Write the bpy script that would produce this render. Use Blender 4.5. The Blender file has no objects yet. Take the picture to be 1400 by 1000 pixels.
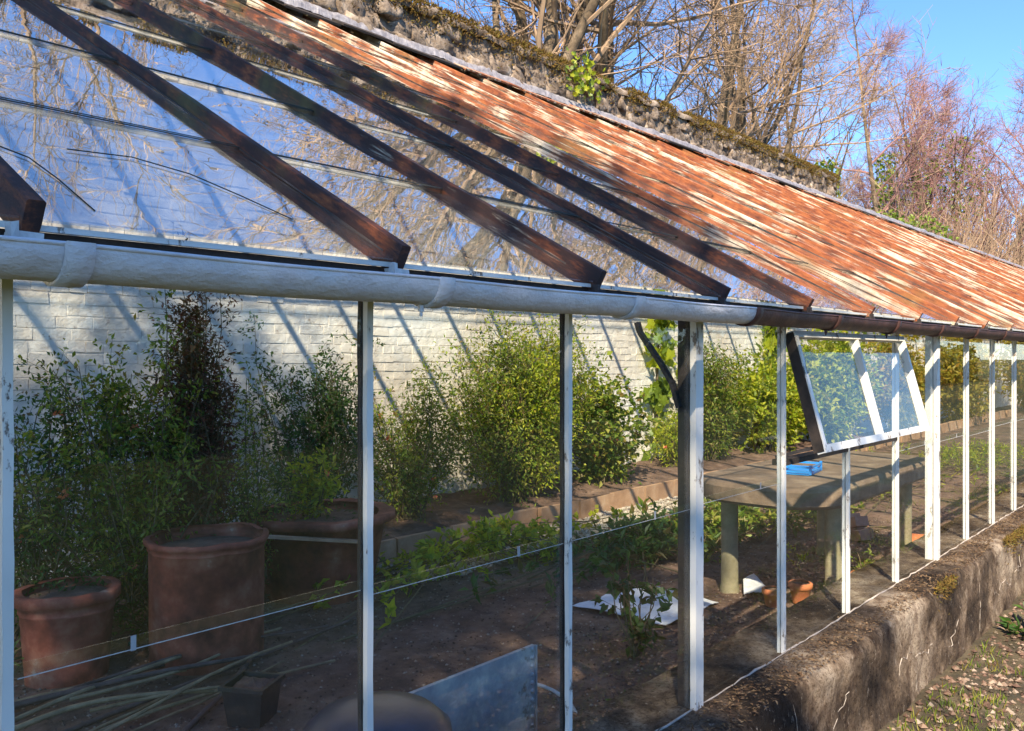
import bpy, math, random
import numpy as np
from mathutils import Vector, Matrix, noise as mn
R = math.radians
rng = np.random.default_rng(7)
random.seed(7)
SC = bpy.context.scene
COL = SC.collection

# ------------------------------------------------------------ camera, sky, sun
cam_d = bpy.data.cameras.new("camera"); cam = bpy.data.objects.new("camera", cam_d); COL.objects.link(cam)
cam.location = (0, -1.256, 1.48); cam.rotation_euler = (R(90), 0, R(40.64 - 90))
cam_d.sensor_width = 36; cam_d.lens = 36 * 1200 / 1400; cam_d.shift_y = -13 / 1400
cam_d.clip_start = 0.02; cam_d.clip_end = 2000
SC.camera = cam
SUN = Vector((-1.45, -1.0, 1.5)).normalized()          # towards the sun
W = bpy.data.worlds.new("World"); SC.world = W; W.use_nodes = True
wn = W.node_tree; bg = wn.nodes['Background']
sky = wn.nodes.new('ShaderNodeTexSky'); sky.sky_type = 'NISHITA'; sky.sun_disc = False
sky.sun_elevation = math.asin(SUN.z); sky.sun_rotation = math.atan2(SUN.x, SUN.y)
sky.air_density = 1.0; sky.dust_density = 0.0; sky.ozone_density = 10.0; sky.altitude = 400
wn.links.new(sky.outputs[0], bg.inputs[0]); bg.inputs[1].default_value = 0.13
sd = bpy.data.lights.new("sun", 'SUN'); sd.energy = 5.0; sd.angle = R(0.6); sd.color = (1, .86, .66)
so = bpy.data.objects.new("sun", sd); COL.objects.link(so)
so.rotation_euler = SUN.to_track_quat('Z', 'Y').to_euler(); so.location = (-10, -7, 12)
SC.view_settings.view_transform = 'Standard'; SC.view_settings.look = 'None'
SC.view_settings.exposure = 1.25; SC.view_settings.gamma = 1
SC.render.engine = 'CYCLES'
SC.cycles.use_denoising = True
SC.cycles.transparent_max_bounces = 32; SC.cycles.max_bounces = 8; SC.cycles.glossy_bounces = 4
SC.cycles.sample_clamp_indirect = 4.0; SC.cycles.caustics_reflective = False; SC.cycles.caustics_refractive = False

# ------------------------------------------------------------ mesh helpers
class MB:
    def __init__(s): s.v = []; s.f = []; s.n = 0
    def add(s, v, f):
        v = np.asarray(v, float).reshape(-1, 3); f = np.asarray(f, int)
        s.v.append(v); s.f.append(f + s.n); s.n += len(v); return s
    def box(s, c, d, rot=None, jit=0):
        v = BOXV * (np.asarray(d) / 2)
        if jit: v = v + rng.normal(0, jit, v.shape)
        if rot is not None: v = v @ np.asarray(rot).T
        return s.add(v + np.asarray(c), BOXF)
    def bar(s, p0, p1, w, h, up=(0, 0, 1)):
        p0, p1 = Vector(p0), Vector(p1); d = p1 - p0; L = d.length; d.normalize()
        x = d.cross(Vector(up)).normalized(); z = x.cross(d)
        v = BOXV * np.array([w / 2, L / 2, h / 2])
        M = np.array([x, d, z]).T
        return s.add(v @ M.T + np.array((p0 + p1) / 2), BOXF)
    def tube(s, pts, rad, n=8, caps=True):
        pts = np.asarray(pts, float); rad = np.broadcast_to(np.asarray(rad, float), (len(pts),))
        t = np.gradient(pts, axis=0); t /= np.linalg.norm(t, axis=1)[:, None] + 1e-9
        ref = np.array([0, 0, 1.]) if abs(t[:, 2]).mean() < .8 else np.array([1., 0, 0])
        a = np.cross(t, ref); a /= np.linalg.norm(a, axis=1)[:, None] + 1e-9; b = np.cross(t, a)
        th = np.arange(n) / n * 2 * math.pi
        v = pts[:, None] + rad[:, None, None] * (a[:, None] * np.cos(th)[None, :, None] + b[:, None] * np.sin(th)[None, :, None])
        m = len(pts); i = np.arange(m - 1)[:, None] * n; j = np.arange(n)[None]; k = (j + 1) % n
        f = np.stack([i + j, i + k, i + n + k, i + n + j], -1).reshape(-1, 4)
        s.add(v, f)
        if caps:
            for e, ring in ((0, 0), (m - 1, (m - 1) * n)):
                vv = np.vstack([v.reshape(-1, 3)[ring:ring + n], pts[e]])
                q = np.arange(n); s.add(vv, np.stack([q, (q + 1) % n, np.full(n, n)], -1))
        return s
    def lathe(s, prof, n=32, c=(0, 0, 0), wob=0):
        prof = np.asarray(prof, float); th = np.arange(n) / n * 2 * math.pi
        r = prof[:, 0][:, None] * (1 + wob * np.sin(2 * th + 1)[None])
        v = np.stack([r * np.cos(th), r * np.sin(th), np.repeat(prof[:, 1][:, None], n, 1)], -1) + np.asarray(c)
        m = len(prof); i = np.arange(m - 1)[:, None] * n; j = np.arange(n)[None]; k = (j + 1) % n
        return s.add(v, np.stack([i + j, i + k, i + n + k, i + n + j], -1).reshape(-1, 4))
    def mesh(s, name, mat, smooth=False, off=(0, 0, 0)):
        me = bpy.data.meshes.new(name)
        if s.v:
            v = np.vstack(s.v) - np.asarray(off)
            me.vertices.add(len(v)); me.vertices.foreach_set('co', v.astype(np.float32).ravel())
            loops = np.concatenate([f.ravel() for f in s.f]); tot = np.concatenate([np.full(len(f), f.shape[1]) for f in s.f])
            me.loops.add(len(loops)); me.loops.foreach_set('vertex_index', loops.astype(np.int32))
            me.polygons.add(len(tot)); st = np.concatenate([[0], np.cumsum(tot)[:-1]])
            me.polygons.foreach_set('loop_start', st.astype(np.int32))
            try: me.polygons.foreach_set('loop_total', tot.astype(np.int32))
            except Exception: pass
            me.polygons.foreach_set('use_smooth', np.full(len(tot), bool(smooth)))
            me.update(calc_edges=True); me.validate()
        if mat: me.materials.append(mat)
        return me
BOXV = np.array([[x, y, z] for x in (-1, 1) for y in (-1, 1) for z in (-1, 1)], float)
BOXF = np.array([[0, 1, 3, 2], [4, 6, 7, 5], [0, 4, 5, 1], [2, 3, 7, 6], [0, 2, 6, 4], [1, 5, 7, 3]])
def tag(o, label=None, cat=None, group=None, kind=None):
    for k, v in (('label', label), ('category', cat), ('group', group), ('kind', kind)):
        if v: o[k] = v
    return o
WP = {}
def wpos(o): return WP.get(o.name, Vector((0, 0, 0)))
def thing(name, label, cat, loc=(0, 0, 0), rz=0, group=None):
    o = bpy.data.objects.new(name, None); COL.objects.link(o); o.location = loc; o.rotation_euler = (0, 0, rz)
    o.empty_display_size = .1; WP[o.name] = Vector(loc)
    return tag(o, label, cat, group)
def link(name, me, parent=None, loc=(0, 0, 0), rot=None):
    o = bpy.data.objects.new(name, me); COL.objects.link(o); o.location = loc
    if rot is not None: o.rotation_euler = rot
    if parent is not None: o.parent = parent
    return o
def part(name, mb, mat, parent, smooth=False, local=False):
    """mesh given in world space (local=False) under an unrotated parent"""
    base = Vector((0, 0, 0)) if local else wpos(parent)
    o = link(name, mb.mesh(name, mat, smooth, base), parent)
    WP[o.name] = Vector(base) if not local else Vector((0, 0, 0))
    return o
def struct(name, mb, mat, kind='structure', smooth=False):
    o = link(name, mb.mesh(name, mat, smooth)); o['kind'] = kind; return o
def dup(o, loc, rz=None, sc=None, label=None, parent=None):
    c = o.copy(); COL.objects.link(c)
    if parent is None:
        c.location = loc
        if rz is not None: c.rotation_euler = (0, 0, rz)
        if sc is not None: c.scale = (sc, sc, sc) if not hasattr(sc, '__len__') else sc
        if label: c['label'] = label
    else: c.parent = parent
    for ch in list(o.children): dup(ch, None, parent=c)
    return c
def fbm(p, s=1., o=3):
    return mn.fractal(Vector(p) * s, 1.0, 2.0, o)

# ------------------------------------------------------------ materials
def mat_new(name):
    m = bpy.data.materials.new(name); m.use_nodes = True; t = m.node_tree
    return m, t, t.nodes['Principled BSDF'], t.nodes['Material Output']
def nd(t, typ, **k):
    n = t.nodes.new(typ)
    for a, b in k.items():
        if a.startswith('i_'): n.inputs[a[2:].replace('_', ' ')].default_value = b
        else: setattr(n, a, b)
    return n
def noise(t, scale, detail=6, rough=.6, stretch=None, coord='pos', rot=None, dist=0, slope=None):
    if coord == 'pos': c = nd(t, 'ShaderNodeNewGeometry').outputs['Position']
    else: c = nd(t, 'ShaderNodeTexCoord').outputs['Object']
    if slope:
        m0 = nd(t, 'ShaderNodeMapping'); t.links.new(c, m0.inputs[0]); m0.inputs['Rotation'].default_value = (-math.atan(.549), 0, 0); c = m0.outputs[0]; stretch = slope
    mp = nd(t, 'ShaderNodeMapping'); t.links.new(c, mp.inputs[0])
    if rot: mp.inputs['Rotation'].default_value = rot
    if stretch: mp.inputs['Scale'].default_value = stretch
    n = nd(t, 'ShaderNodeTexNoise'); n.inputs['Scale'].default_value = scale
    n.inputs['Detail'].default_value = detail; n.inputs['Roughness'].default_value = rough; n.inputs['Distortion'].default_value = dist
    t.links.new(mp.outputs[0], n.inputs['Vector']); return n.outputs['Fac']
def ramp(t, fac, stops, interp='LINEAR'):
    r = nd(t, 'ShaderNodeValToRGB'); e = r.color_ramp; e.interpolation = interp
    while len(e.elements) < len(stops): e.elements.new(.5)
    for el, (p, c) in zip(e.elements, stops):
        el.position = p; el.color = (*c, 1) if len(c) == 3 else c
    t.links.new(fac, r.inputs[0]); return r.outputs[0]
def mixc(t, fac, a, b, mode='MIX'):
    m = nd(t, 'ShaderNodeMix', data_type='RGBA', blend_type=mode)
    for s, x in ((0, fac), (6, a), (7, b)):
        if hasattr(x, 'is_linked'): t.links.new(x, m.inputs[s])
        else: m.inputs[s].default_value = x if s == 0 else (*x, 1)
    return m.outputs[2]
def bump(t, bsdf, h, strength=.5, dist=.01, chain=None):
    b = nd(t, 'ShaderNodeBump'); b.inputs['Strength'].default_value = strength; b.inputs['Distance'].default_value = dist
    t.links.new(h, b.inputs['Height'])
    if chain: t.links.new(chain, b.inputs['Normal'])
    t.links.new(b.outputs[0], bsdf.inputs['Normal']); return b.outputs[0]
def simple(name, stops, scale=8, rough=.85, bstr=.4, bdist=.004, bscale=60, stretch=None, coord='pos', metal=0, stops2=None, sc2=1.5, spec=.5):
    m, t, b, o = mat_new(name)
    c = ramp(t, noise(t, scale, 7, .65, stretch, coord), stops)
    if stops2: c = mixc(t, 1.0, c, ramp(t, noise(t, sc2, 4, .6, stretch, coord), stops2), 'MULTIPLY')
    t.links.new(c, b.inputs['Base Color']); b.inputs['Roughness'].default_value = rough; b.inputs['Metallic'].default_value = metal
    b.inputs['Specular IOR Level'].default_value = spec
    bump(t, b, noise(t, bscale, 8, .7, None, coord), bstr, bdist)
    return m
def leafmat(name, cols, trans=.35, rough=.45):
    m, t, b, o = mat_new(name)
    ri = nd(t, 'ShaderNodeNewGeometry').outputs['Random Per Island']
    n = len(cols); st = [(i / max(1, n - 1), c) for i, c in enumerate(cols)]
    c = ramp(t, ri, st)
    t.links.new(c, b.inputs['Base Color']); b.inputs['Roughness'].default_value = rough; b.inputs['Specular IOR Level'].default_value = .35
    tr = nd(t, 'ShaderNodeBsdfTranslucent'); c2 = mixc(t, 1.0, c, (1.5, 1.6, .6), 'MULTIPLY'); t.links.new(c2, tr.inputs[0])
    mx = nd(t, 'ShaderNodeMixShader'); mx.inputs[0].default_value = trans
    t.links.new(b.outputs[0], mx.inputs[1]); t.links.new(tr.outputs[0], mx.inputs[2]); t.links.new(mx.outputs[0], o.inputs[0])
    return m
def glassmat(name, dirt=.10, refl=1.0, tint=(.97, .985, .98), wav=.02, dsc=3.0, dcol=(.42, .42, .36), power=5):
    m, t, b, o = mat_new(name); t.nodes.remove(b)
    g = nd(t, 'ShaderNodeNewGeometry')
    # gentle waviness of old horticultural glass
    bp = nd(t, 'ShaderNodeBump'); bp.inputs['Strength'].default_value = wav; bp.inputs['Distance'].default_value = .004
    t.links.new(noise(t, 6, 2, .5), bp.inputs['Height'])
    dp = nd(t, 'ShaderNodeVectorMath', operation='DOT_PRODUCT'); t.links.new(g.outputs['Normal'], dp.inputs[0]); t.links.new(g.outputs['Incoming'], dp.inputs[1])
    ab = nd(t, 'ShaderNodeMath', operation='ABSOLUTE'); t.links.new(dp.outputs['Value'], ab.inputs[0])
    on = nd(t, 'ShaderNodeMath', operation='SUBTRACT'); on.inputs[0].default_value = 1; t.links.new(ab.outputs[0], on.inputs[1])
    pw = nd(t, 'ShaderNodeMath', operation='POWER'); t.links.new(on.outputs[0], pw.inputs[0]); pw.inputs[1].default_value = power
    ma = nd(t, 'ShaderNodeMath', operation='MULTIPLY_ADD'); t.links.new(pw.outputs[0], ma.inputs[0]); ma.inputs[1].default_value = .96 * refl; ma.inputs[2].default_value = .045 * refl
    tr = nd(t, 'ShaderNodeBsdfTransparent'); tr.inputs[0].default_value = (*tint, 1)
    gl = nd(t, 'ShaderNodeBsdfGlossy'); gl.inputs['Roughness'].default_value = .0; gl.inputs[0].default_value = (1, 1, 1, 1)
    t.links.new(bp.outputs[0], gl.inputs['Normal'])
    mx = nd(t, 'ShaderNodeMixShader'); t.links.new(ma.outputs[0], mx.inputs[0]); t.links.new(tr.outputs[0], mx.inputs[1]); t.links.new(gl.outputs[0], mx.inputs[2])
    # dirt film: streaks and blotches
    d1 = ramp(t, noise(t, dsc, 8, .7, (1, 1, .35)), [(.42, (0, 0, 0)), (.75, (1, 1, 1))])
    d2 = ramp(t, noise(t, dsc * 14, 6, .75, (1, .6, .3)), [(.5, (0, 0, 0)), (.8, (1, 1, 1))])
    sm = nd(t, 'ShaderNodeMath', operation='MULTIPLY_ADD'); t.links.new(d1, sm.inputs[0]); sm.inputs[1].default_value = dirt
    m3 = nd(t, 'ShaderNodeMath', operation='MULTIPLY'); t.links.new(d2, m3.inputs[0]); m3.inputs[1].default_value = dirt * .9; t.links.new(m3.outputs[0], sm.inputs[2])
    df = nd(t, 'ShaderNodeBsdfDiffuse'); df.inputs[0].default_value = (*dcol, 1)
    m2 = nd(t, 'ShaderNodeMixShader'); t.links.new(sm.outputs[0], m2.inputs[0]); t.links.new(mx.outputs[0], m2.inputs[1]); t.links.new(df.outputs[0], m2.inputs[2])
    t.links.new(m2.outputs[0], o.inputs[0]); return m

M = {}
M['roof_glass'] = glassmat('roof_glass', .07, 1.05, (.95, .97, .965), .10, 3.0, (.5, .47, .4), 2.4)
M['side_glass'] = glassmat('side_glass', .012, .5, (.97, .985, .975), .04, 2.0)
M['white_paint'] = None
def white_paint():
    m, t, b, o = mat_new('flaking_white_paint')
    n1 = noise(t, 22, 8, .75, (1, 1, .45)); w = noise(t, 3, 4, .6, (1, 1, .5))
    base = ramp(t, w, [(.3, (.62, .60, .55)), (.7, (.82, .80, .75))])
    wood = ramp(t, noise(t, 60, 6, .6, (1, 1, .1)), [(.3, (.12, .09, .07)), (.7, (.30, .24, .19))])
    f = ramp(t, n1, [(.585, (0, 0, 0)), (.62, (1, 1, 1))])
    c = mixc(t, f, base, wood); t.links.new(c, b.inputs['Base Color']); b.inputs['Roughness'].default_value = .5
    inv = nd(t, 'ShaderNodeMath', operation='SUBTRACT'); inv.inputs[0].default_value = 1; t.links.new(f, inv.inputs[1])
    ch = bump(t, b, inv.outputs[0], .5, .002); bump(t, b, noise(t, 45, 6, .7), .3, .002, ch); return m
M['white_paint'] = white_paint()
def gutter_paint():
    m, t, b, o = mat_new('thick_grey_white_gutter_paint')
    c = ramp(t, noise(t, 12, 6, .6), [(.3, (.56, .52, .53)), (.65, (.70, .66, .66)), (.8, (.60, .55, .52))])
    sp = ramp(t, noise(t, 90, 5, .7), [(.70, (0, 0, 0)), (.74, (1, 1, 1))]); c = mixc(t, sp, c, (.22, .15, .11))
    t.links.new(c, b.inputs['Base Color']); b.inputs['Roughness'].default_value = .38
    ch = bump(t, b, noise(t, 34, 5, .65, (.6, 1, 1)), 1.0, .0055); bump(t, b, noise(t, 150, 3, .6), .35, .0015, ch); return m
M['gutter_paint'] = gutter_paint()
M['gutter_rust'] = simple('rusty_brown_gutter', [(.3, (.035, .014, .012)), (.55, (.075, .028, .02)), (.75, (.16, .07, .04))], 14, .6, .6, .003, 90)
def rust(name, lo, paint, lo2):
    m, t, b, o = mat_new(name)
    st = (1, .25, .25)
    r = ramp(t, noise(t, 16, 8, .7, slope=(1.5, .55, 2.5)), lo2)
    p = ramp(t, noise(t, 5, 9, .70, slope=(3.2, .22, 3.0), dist=.3), [(paint - .02, (0, 0, 0)), (paint + .05, (1, 1, 1))])
    cr = ramp(t, noise(t, 70, 6, .7, st), [(.3, (.44, .34, .23)), (.6, (.70, .61, .46))])
    c = mixc(t, p, r, cr)
    g = ramp(t, noise(t, 3.2, 5, .6, (1, .6, .6)), [(.55, (0, 0, 0)), (.66, (1, 1, 1))])
    gc = nd(t, 'ShaderNodeMath', operation='MULTIPLY'); t.links.new(g, gc.inputs[0]); gc.inputs[1].default_value = lo
    c = mixc(t, gc.outputs[0], c, (.16, .14, .035))
    t.links.new(c, b.inputs['Base Color']); b.inputs['Roughness'].default_value = .75
    ch = bump(t, b, p, .6, .0015); bump(t, b, noise(t, 120, 8, .75), .55, .003, ch); return m
M['rust_shaded'] = rust('tree_shaded_rusted_iron_bar', .5, .66, [(.3, (.018, .009, .007)), (.50, (.045, .016, .010)), (.62, (.20, .055, .018)), (.76, (.42, .17, .045))])  # near bars: rust darkened for tree shade, sunlit spots painted in orange
M['rust_far'] = rust('rust_and_flaking_cream_paint', .30, .535, [(.25, (.045, .014, .009)), (.43, (.17, .045, .017)), (.58, (.34, .098, .028)), (.8, (.45, .21, .08))])
def limewash():
    m, t, b, o = mat_new('old_limewash_on_brick')
    n1 = noise(t, 1.2, 6, .65); n2 = noise(t, 14, 8, .7)
    c = ramp(t, n1, [(.3, (.60, .51, .42)), (.5, (.76, .69, .60)), (.7, (.84, .80, .74))])
    pt = ramp(t, n2, [(.62, (0, 0, 0)), (.68, (1, 1, 1))]); ri = nd(t, 'ShaderNodeNewGeometry').outputs['Random Per Island']
    rc = ramp(t, ri, [(0, (.40, .30, .24)), (1, (.50, .40, .30))]); c = mixc(t, pt, c, rc)
    dk = ramp(t, noise(t, 30, 6, .7, (.35, 1, 1.2)), [(.62, (1, 1, 1)), (.76, (.5, .44, .38))]); c = mixc(t, 1., c, dk, 'MULTIPLY')
    tone = ramp(t, ri, [(0, (.93, .93, .93)), (1, (1, 1, 1))]); c = mixc(t, 1., c, tone, 'MULTIPLY')
    t.links.new(c, b.inputs['Base Color']); b.inputs['Roughness'].default_value = .9; b.inputs['Specular IOR Level'].default_value = .2
    ch = bump(t, b, noise(t, 9, 6, .6), .8, .02); bump(t, b, noise(t, 60, 8, .7), .5, .006, ch); return m
M['lime'] = limewash()
M['mortar'] = simple('limewashed_mortar', [(.3, (.30, .26, .22)), (.7, (.60, .56, .50))], 10, .95, .6, .006, 50)
M['stone'] = simple('weathered_wall_top_stone', [(.25, (.05, .04, .03)), (.42, (.17, .13, .10)), (.55, (.36, .28, .21)), (.68, (.50, .42, .34)), (.8, (.12, .09, .07))], 5, .95, 1., .02, 22, stops2=[(.35, (.45, .4, .35)), (.6, (1, 1, 1))], sc2=11)
M['moss'] = leafmat('brown_gold_moss', [(.05, .03, .01), (.16, .09, .025), (.24, .15, .03), (.09, .06, .02), (.20, .17, .03)], .2, .9)
M['litter'] = leafmat('dry_leaf_litter', [(.05, .03, .02), (.14, .08, .045), (.20, .13, .07), (.09, .05, .03), (.28, .20, .12)], .1, .9)
def lead():
    m, t, b, o = mat_new('dull_lead_flashing')
    c = ramp(t, noise(t, 10, 8, .75, (1.5, 1, 2)), [(.3, (.14, .13, .14)), (.5, (.30, .28, .29)), (.66, (.45, .42, .42)), (.8, (.2, .14, .14))])
    t.links.new(c, b.inputs['Base Color']); b.inputs['Roughness'].default_value = .55; b.inputs['Metallic'].default_value = .25
    bump(t, b, noise(t, 25, 5, .6, (2, 1, .5)), .9, .01); return m
M['lead'] = lead()
def wallmat():
    m, t, b, o = mat_new('weathered_rendered_wall')
    n1 = noise(t, 2.2, 8, .68); n2 = noise(t, 7, 8, .7, (1.2, 1, .7), dist=1.2)
    c = ramp(t, n1, [(.36, (.035, .025, .018)), (.46, (.12, .085, .058)), (.54, (.28, .205, .14)), (.64, (.52, .42, .31))])
    st = ramp(t, n2, [(.35, (.36, .30, .28)), (.55, (1, 1, 1))]); c = mixc(t, 1., c, st, 'MULTIPLY')
    gr = ramp(t, noise(t, 85, 5, .8), [(.38, (.35, .3, .27)), (.5, (1, 1, 1)), (.66, (1.0, 1.0, 1.0)), (.74, (1.5, 1.4, 1.25))]); c = mixc(t, 1., c, gr, 'MULTIPLY')
    fl = ramp(t, noise(t, 34, 9, .8, (1.4, 1, .5)), [(.60, (0, 0, 0)), (.64, (1, 1, 1))])
    fk = nd(t, 'ShaderNodeMath', operation='MULTIPLY'); t.links.new(fl, fk.inputs[0]); fk.inputs[1].default_value = .75
    c = mixc(t, fk.outputs[0], c, (.52, .44, .36))
    t.links.new(c, b.inputs['Base Color']); b.inputs['Roughness'].default_value = .95; b.inputs['Specular IOR Level'].default_value = .2
    ch = bump(t, b, noise(t, 22, 9, .78), 1.0, .02); bump(t, b, noise(t, 90, 6, .75), 1.0, .008, ch); return m
M['wall'] = wallmat()
M['crack'] = simple('pale_crack_filler', [(.3, (.30, .25, .2)), (.7, (.55, .48, .41))], 30, .95)
M['soil'] = simple('dry_brown_soil', [(.25, (.07, .038, .026)), (.5, (.18, .105, .072)), (.7, (.30, .19, .13)), (.85, (.42, .32, .23))], 9, .97, 1., .02, 45, stops2=[(.35, (.6, .55, .55)), (.65, (1.1, 1.1, 1.1))], sc2=1.1)
M['soil_clod'] = leafmat('soil_crumbs', [(.05, .03, .02), (.12, .07, .05), (.2, .13, .09), (.33, .26, .2)], 0, .95)
M['gravel'] = leafmat('pale_gravel', [(.35, .28, .2), (.5, .42, .33), (.22, .17, .13), (.6, .53, .44)], 0, .9)
M['lawn'] = simple('dark_rough_lawn', [(.3, (.018, .028, .008)), (.5, (.045, .06, .016)), (.7, (.09, .085, .03))], 1.2, .97, .6, .02, 20)
M['gravel_brown'] = leafmat('brown_gravel', [(.04, .03, .02), (.08, .058, .038), (.16, .125, .085), (.06, .045, .03)], 0, .9)
M['garden'] = simple('garden_earth_and_grass', [(.3, (.035, .03, .012)), (.5, (.08, .06, .03)), (.65, (.15, .115, .065)), (.8, (.07, .085, .02))], 5, .97, 1., .03, 30)
M['terra'] = simple('old_terracotta', [(.3, (.13, .034, .02)), (.52, (.29, .078, .045)), (.66, (.36, .15, .09)), (.74, (.48, .34, .25)), (.8, (.20, .16, .07))], 6, .85, .35, .004, 50, stops2=[(.35, (.6, .58, .5)), (.6, (1, 1, 1))], sc2=3)
M['terra_bright'] = simple('orange_terracotta', [(.3, (.42, .12, .05)), (.6, (.60, .20, .08)), (.8, (.70, .36, .2))], 14, .8, .3, .003, 60)
M['pinkbrick'] = simple('pink_broken_brick', [(.3, (.40, .18, .13)), (.6, (.55, .28, .2)), (.8, (.65, .45, .35))], 14, .9, .6, .005, 60)
M['edge'] = simple('pale_terracotta_edging_board', [(.3, (.28, .15, .08)), (.55, (.44, .26, .15)), (.8, (.58, .42, .28))], 5, .9, .6, .006, 40)
M['table'] = simple('weathered_stone_slab', [(.3, (.09, .058, .04)), (.52, (.20, .135, .09)), (.75, (.36, .27, .18))], 5, .85, .7, .006, 60)
M['leg'] = simple('mossy_stone_column', [(.3, (.13, .11, .055)), (.55, (.26, .22, .13)), (.8, (.38, .33, .22))], 6, .9, .5, .006, 50)
M['zinc'] = simple('galvanised_sheet', [(.3, (.30, .31, .34)), (.5, (.46, .46, .47)), (.60, (.64, .61, .55)), (.68, (.24, .16, .11)), (.8, (.5, .48, .45))], 7, .65, .5, .006, 30, metal=.1, stops2=[(.3, (.5, .5, .54)), (.6, (1, 1, .96))], sc2=4)
M['drum'] = simple('dark_blue_grey_drum', [(.3, (.018, .024, .045)), (.6, (.04, .05, .085)), (.8, (.10, .09, .09))], 5, .35, .2, .003, 30)
M['blackpl'] = simple('dusty_black_plastic', [(.3, (.010, .010, .010)), (.7, (.03, .028, .026))], 20, .5)
M['blue'] = simple('blue_plastic', [(.3, (.02, .22, .62)), (.7, (.03, .32, .78))], 6, .4, .1)
M['paper'] = simple('white_sheet', [(.3, (.62, .62, .64)), (.55, (.80, .80, .82)), (.75, (.5, .48, .46))], 12, .7, .3)
M['cane'] = simple('dry_garden_cane', [(.3, (.13, .085, .045)), (.6, (.30, .21, .11)), (.8, (.42, .32, .19))], 12, .8, .3, .002, 60)
M['twigwood'] = simple('dark_prunings', [(.3, (.05, .03, .025)), (.7, (.16, .10, .08))], 12, .85, .4)
M['stem'] = simple('green_brown_stem', [(.3, (.07, .05, .02)), (.7, (.17, .13, .06))], 20, .8, .4)
M['bark'] = simple('mossy_bark', [(.3, (.05, .035, .022)), (.5, (.14, .10, .06)), (.62, (.26, .19, .12)), (.75, (.22, .20, .03))], 3, .95, 1., .02, 12)
M['twig'] = simple('bare_twigs', [(.3, (.24, .155, .095)), (.7, (.42, .29, .18))], 1.5, .9, 0)
M['twig_purple'] = simple('purple_beech_twigs', [(.3, (.23, .115, .10)), (.7, (.36, .19, .16))], 1.0, .9, 0)
M['iron'] = simple('black_iron', [(.3, (.012, .012, .014)), (.7, (.04, .03, .028))], 30, .6)
M['dark_wood'] = simple('tarred_wood_and_eave_shadow', [(.3, (.012, .010, .009)), (.7, (.05, .035, .028))], 25, .8, .5, .003, 70)
M['old_wood'] = simple('grey_brown_old_wood', [(.3, (.03, .022, .018)), (.6, (.10, .075, .06)), (.8, (.22, .18, .15))], 14, .8, .5, .003, 60, (1, 1, .2))
M['putty'] = simple('cracked_putty', [(.3, (.38, .36, .34)), (.7, (.66, .63, .58))], 40, .8, .5, .002, 80)
M['algae'] = simple('lap_grime', [(.3, (.012, .012, .008)), (.7, (.06, .06, .035))], 40, .9)
G = {}
G['dark'] = leafmat('dark_green_leaf', [(.02, .055, .010), (.05, .11, .016), (.10, .16, .03), (.03, .08, .02), (.14, .09, .035)], .3)
G['mid'] = leafmat('mid_green_leaf', [(.05, .10, .012), (.12, .19, .02), (.28, .33, .04), (.08, .14, .02), (.36, .34, .07), (.16, .09, .03)], .4)
G['lime'] = leafmat('yellow_green_leaf', [(.16, .25, .015), (.36, .40, .025), (.52, .50, .05), (.12, .20, .015), (.42, .34, .05)], .45)
G['red'] = leafmat('russet_leaf', [(.10, .035, .02), (.17, .06, .03), (.10, .07, .03), (.06, .05, .02)], .3)
G['gold'] = leafmat('golden_leaf', [(.30, .26, .03), (.45, .34, .05), (.20, .2, .03), (.50, .28, .05)], .45)
G['ivy'] = leafmat('ivy_leaf', [(.09, .15, .02), (.18, .24, .03), (.28, .32, .06)], .3)
G['flower'] = leafmat('coral_flower', [(.65, .16, .07), (.75, .30, .12), (.60, .10, .12)], .3)

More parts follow.
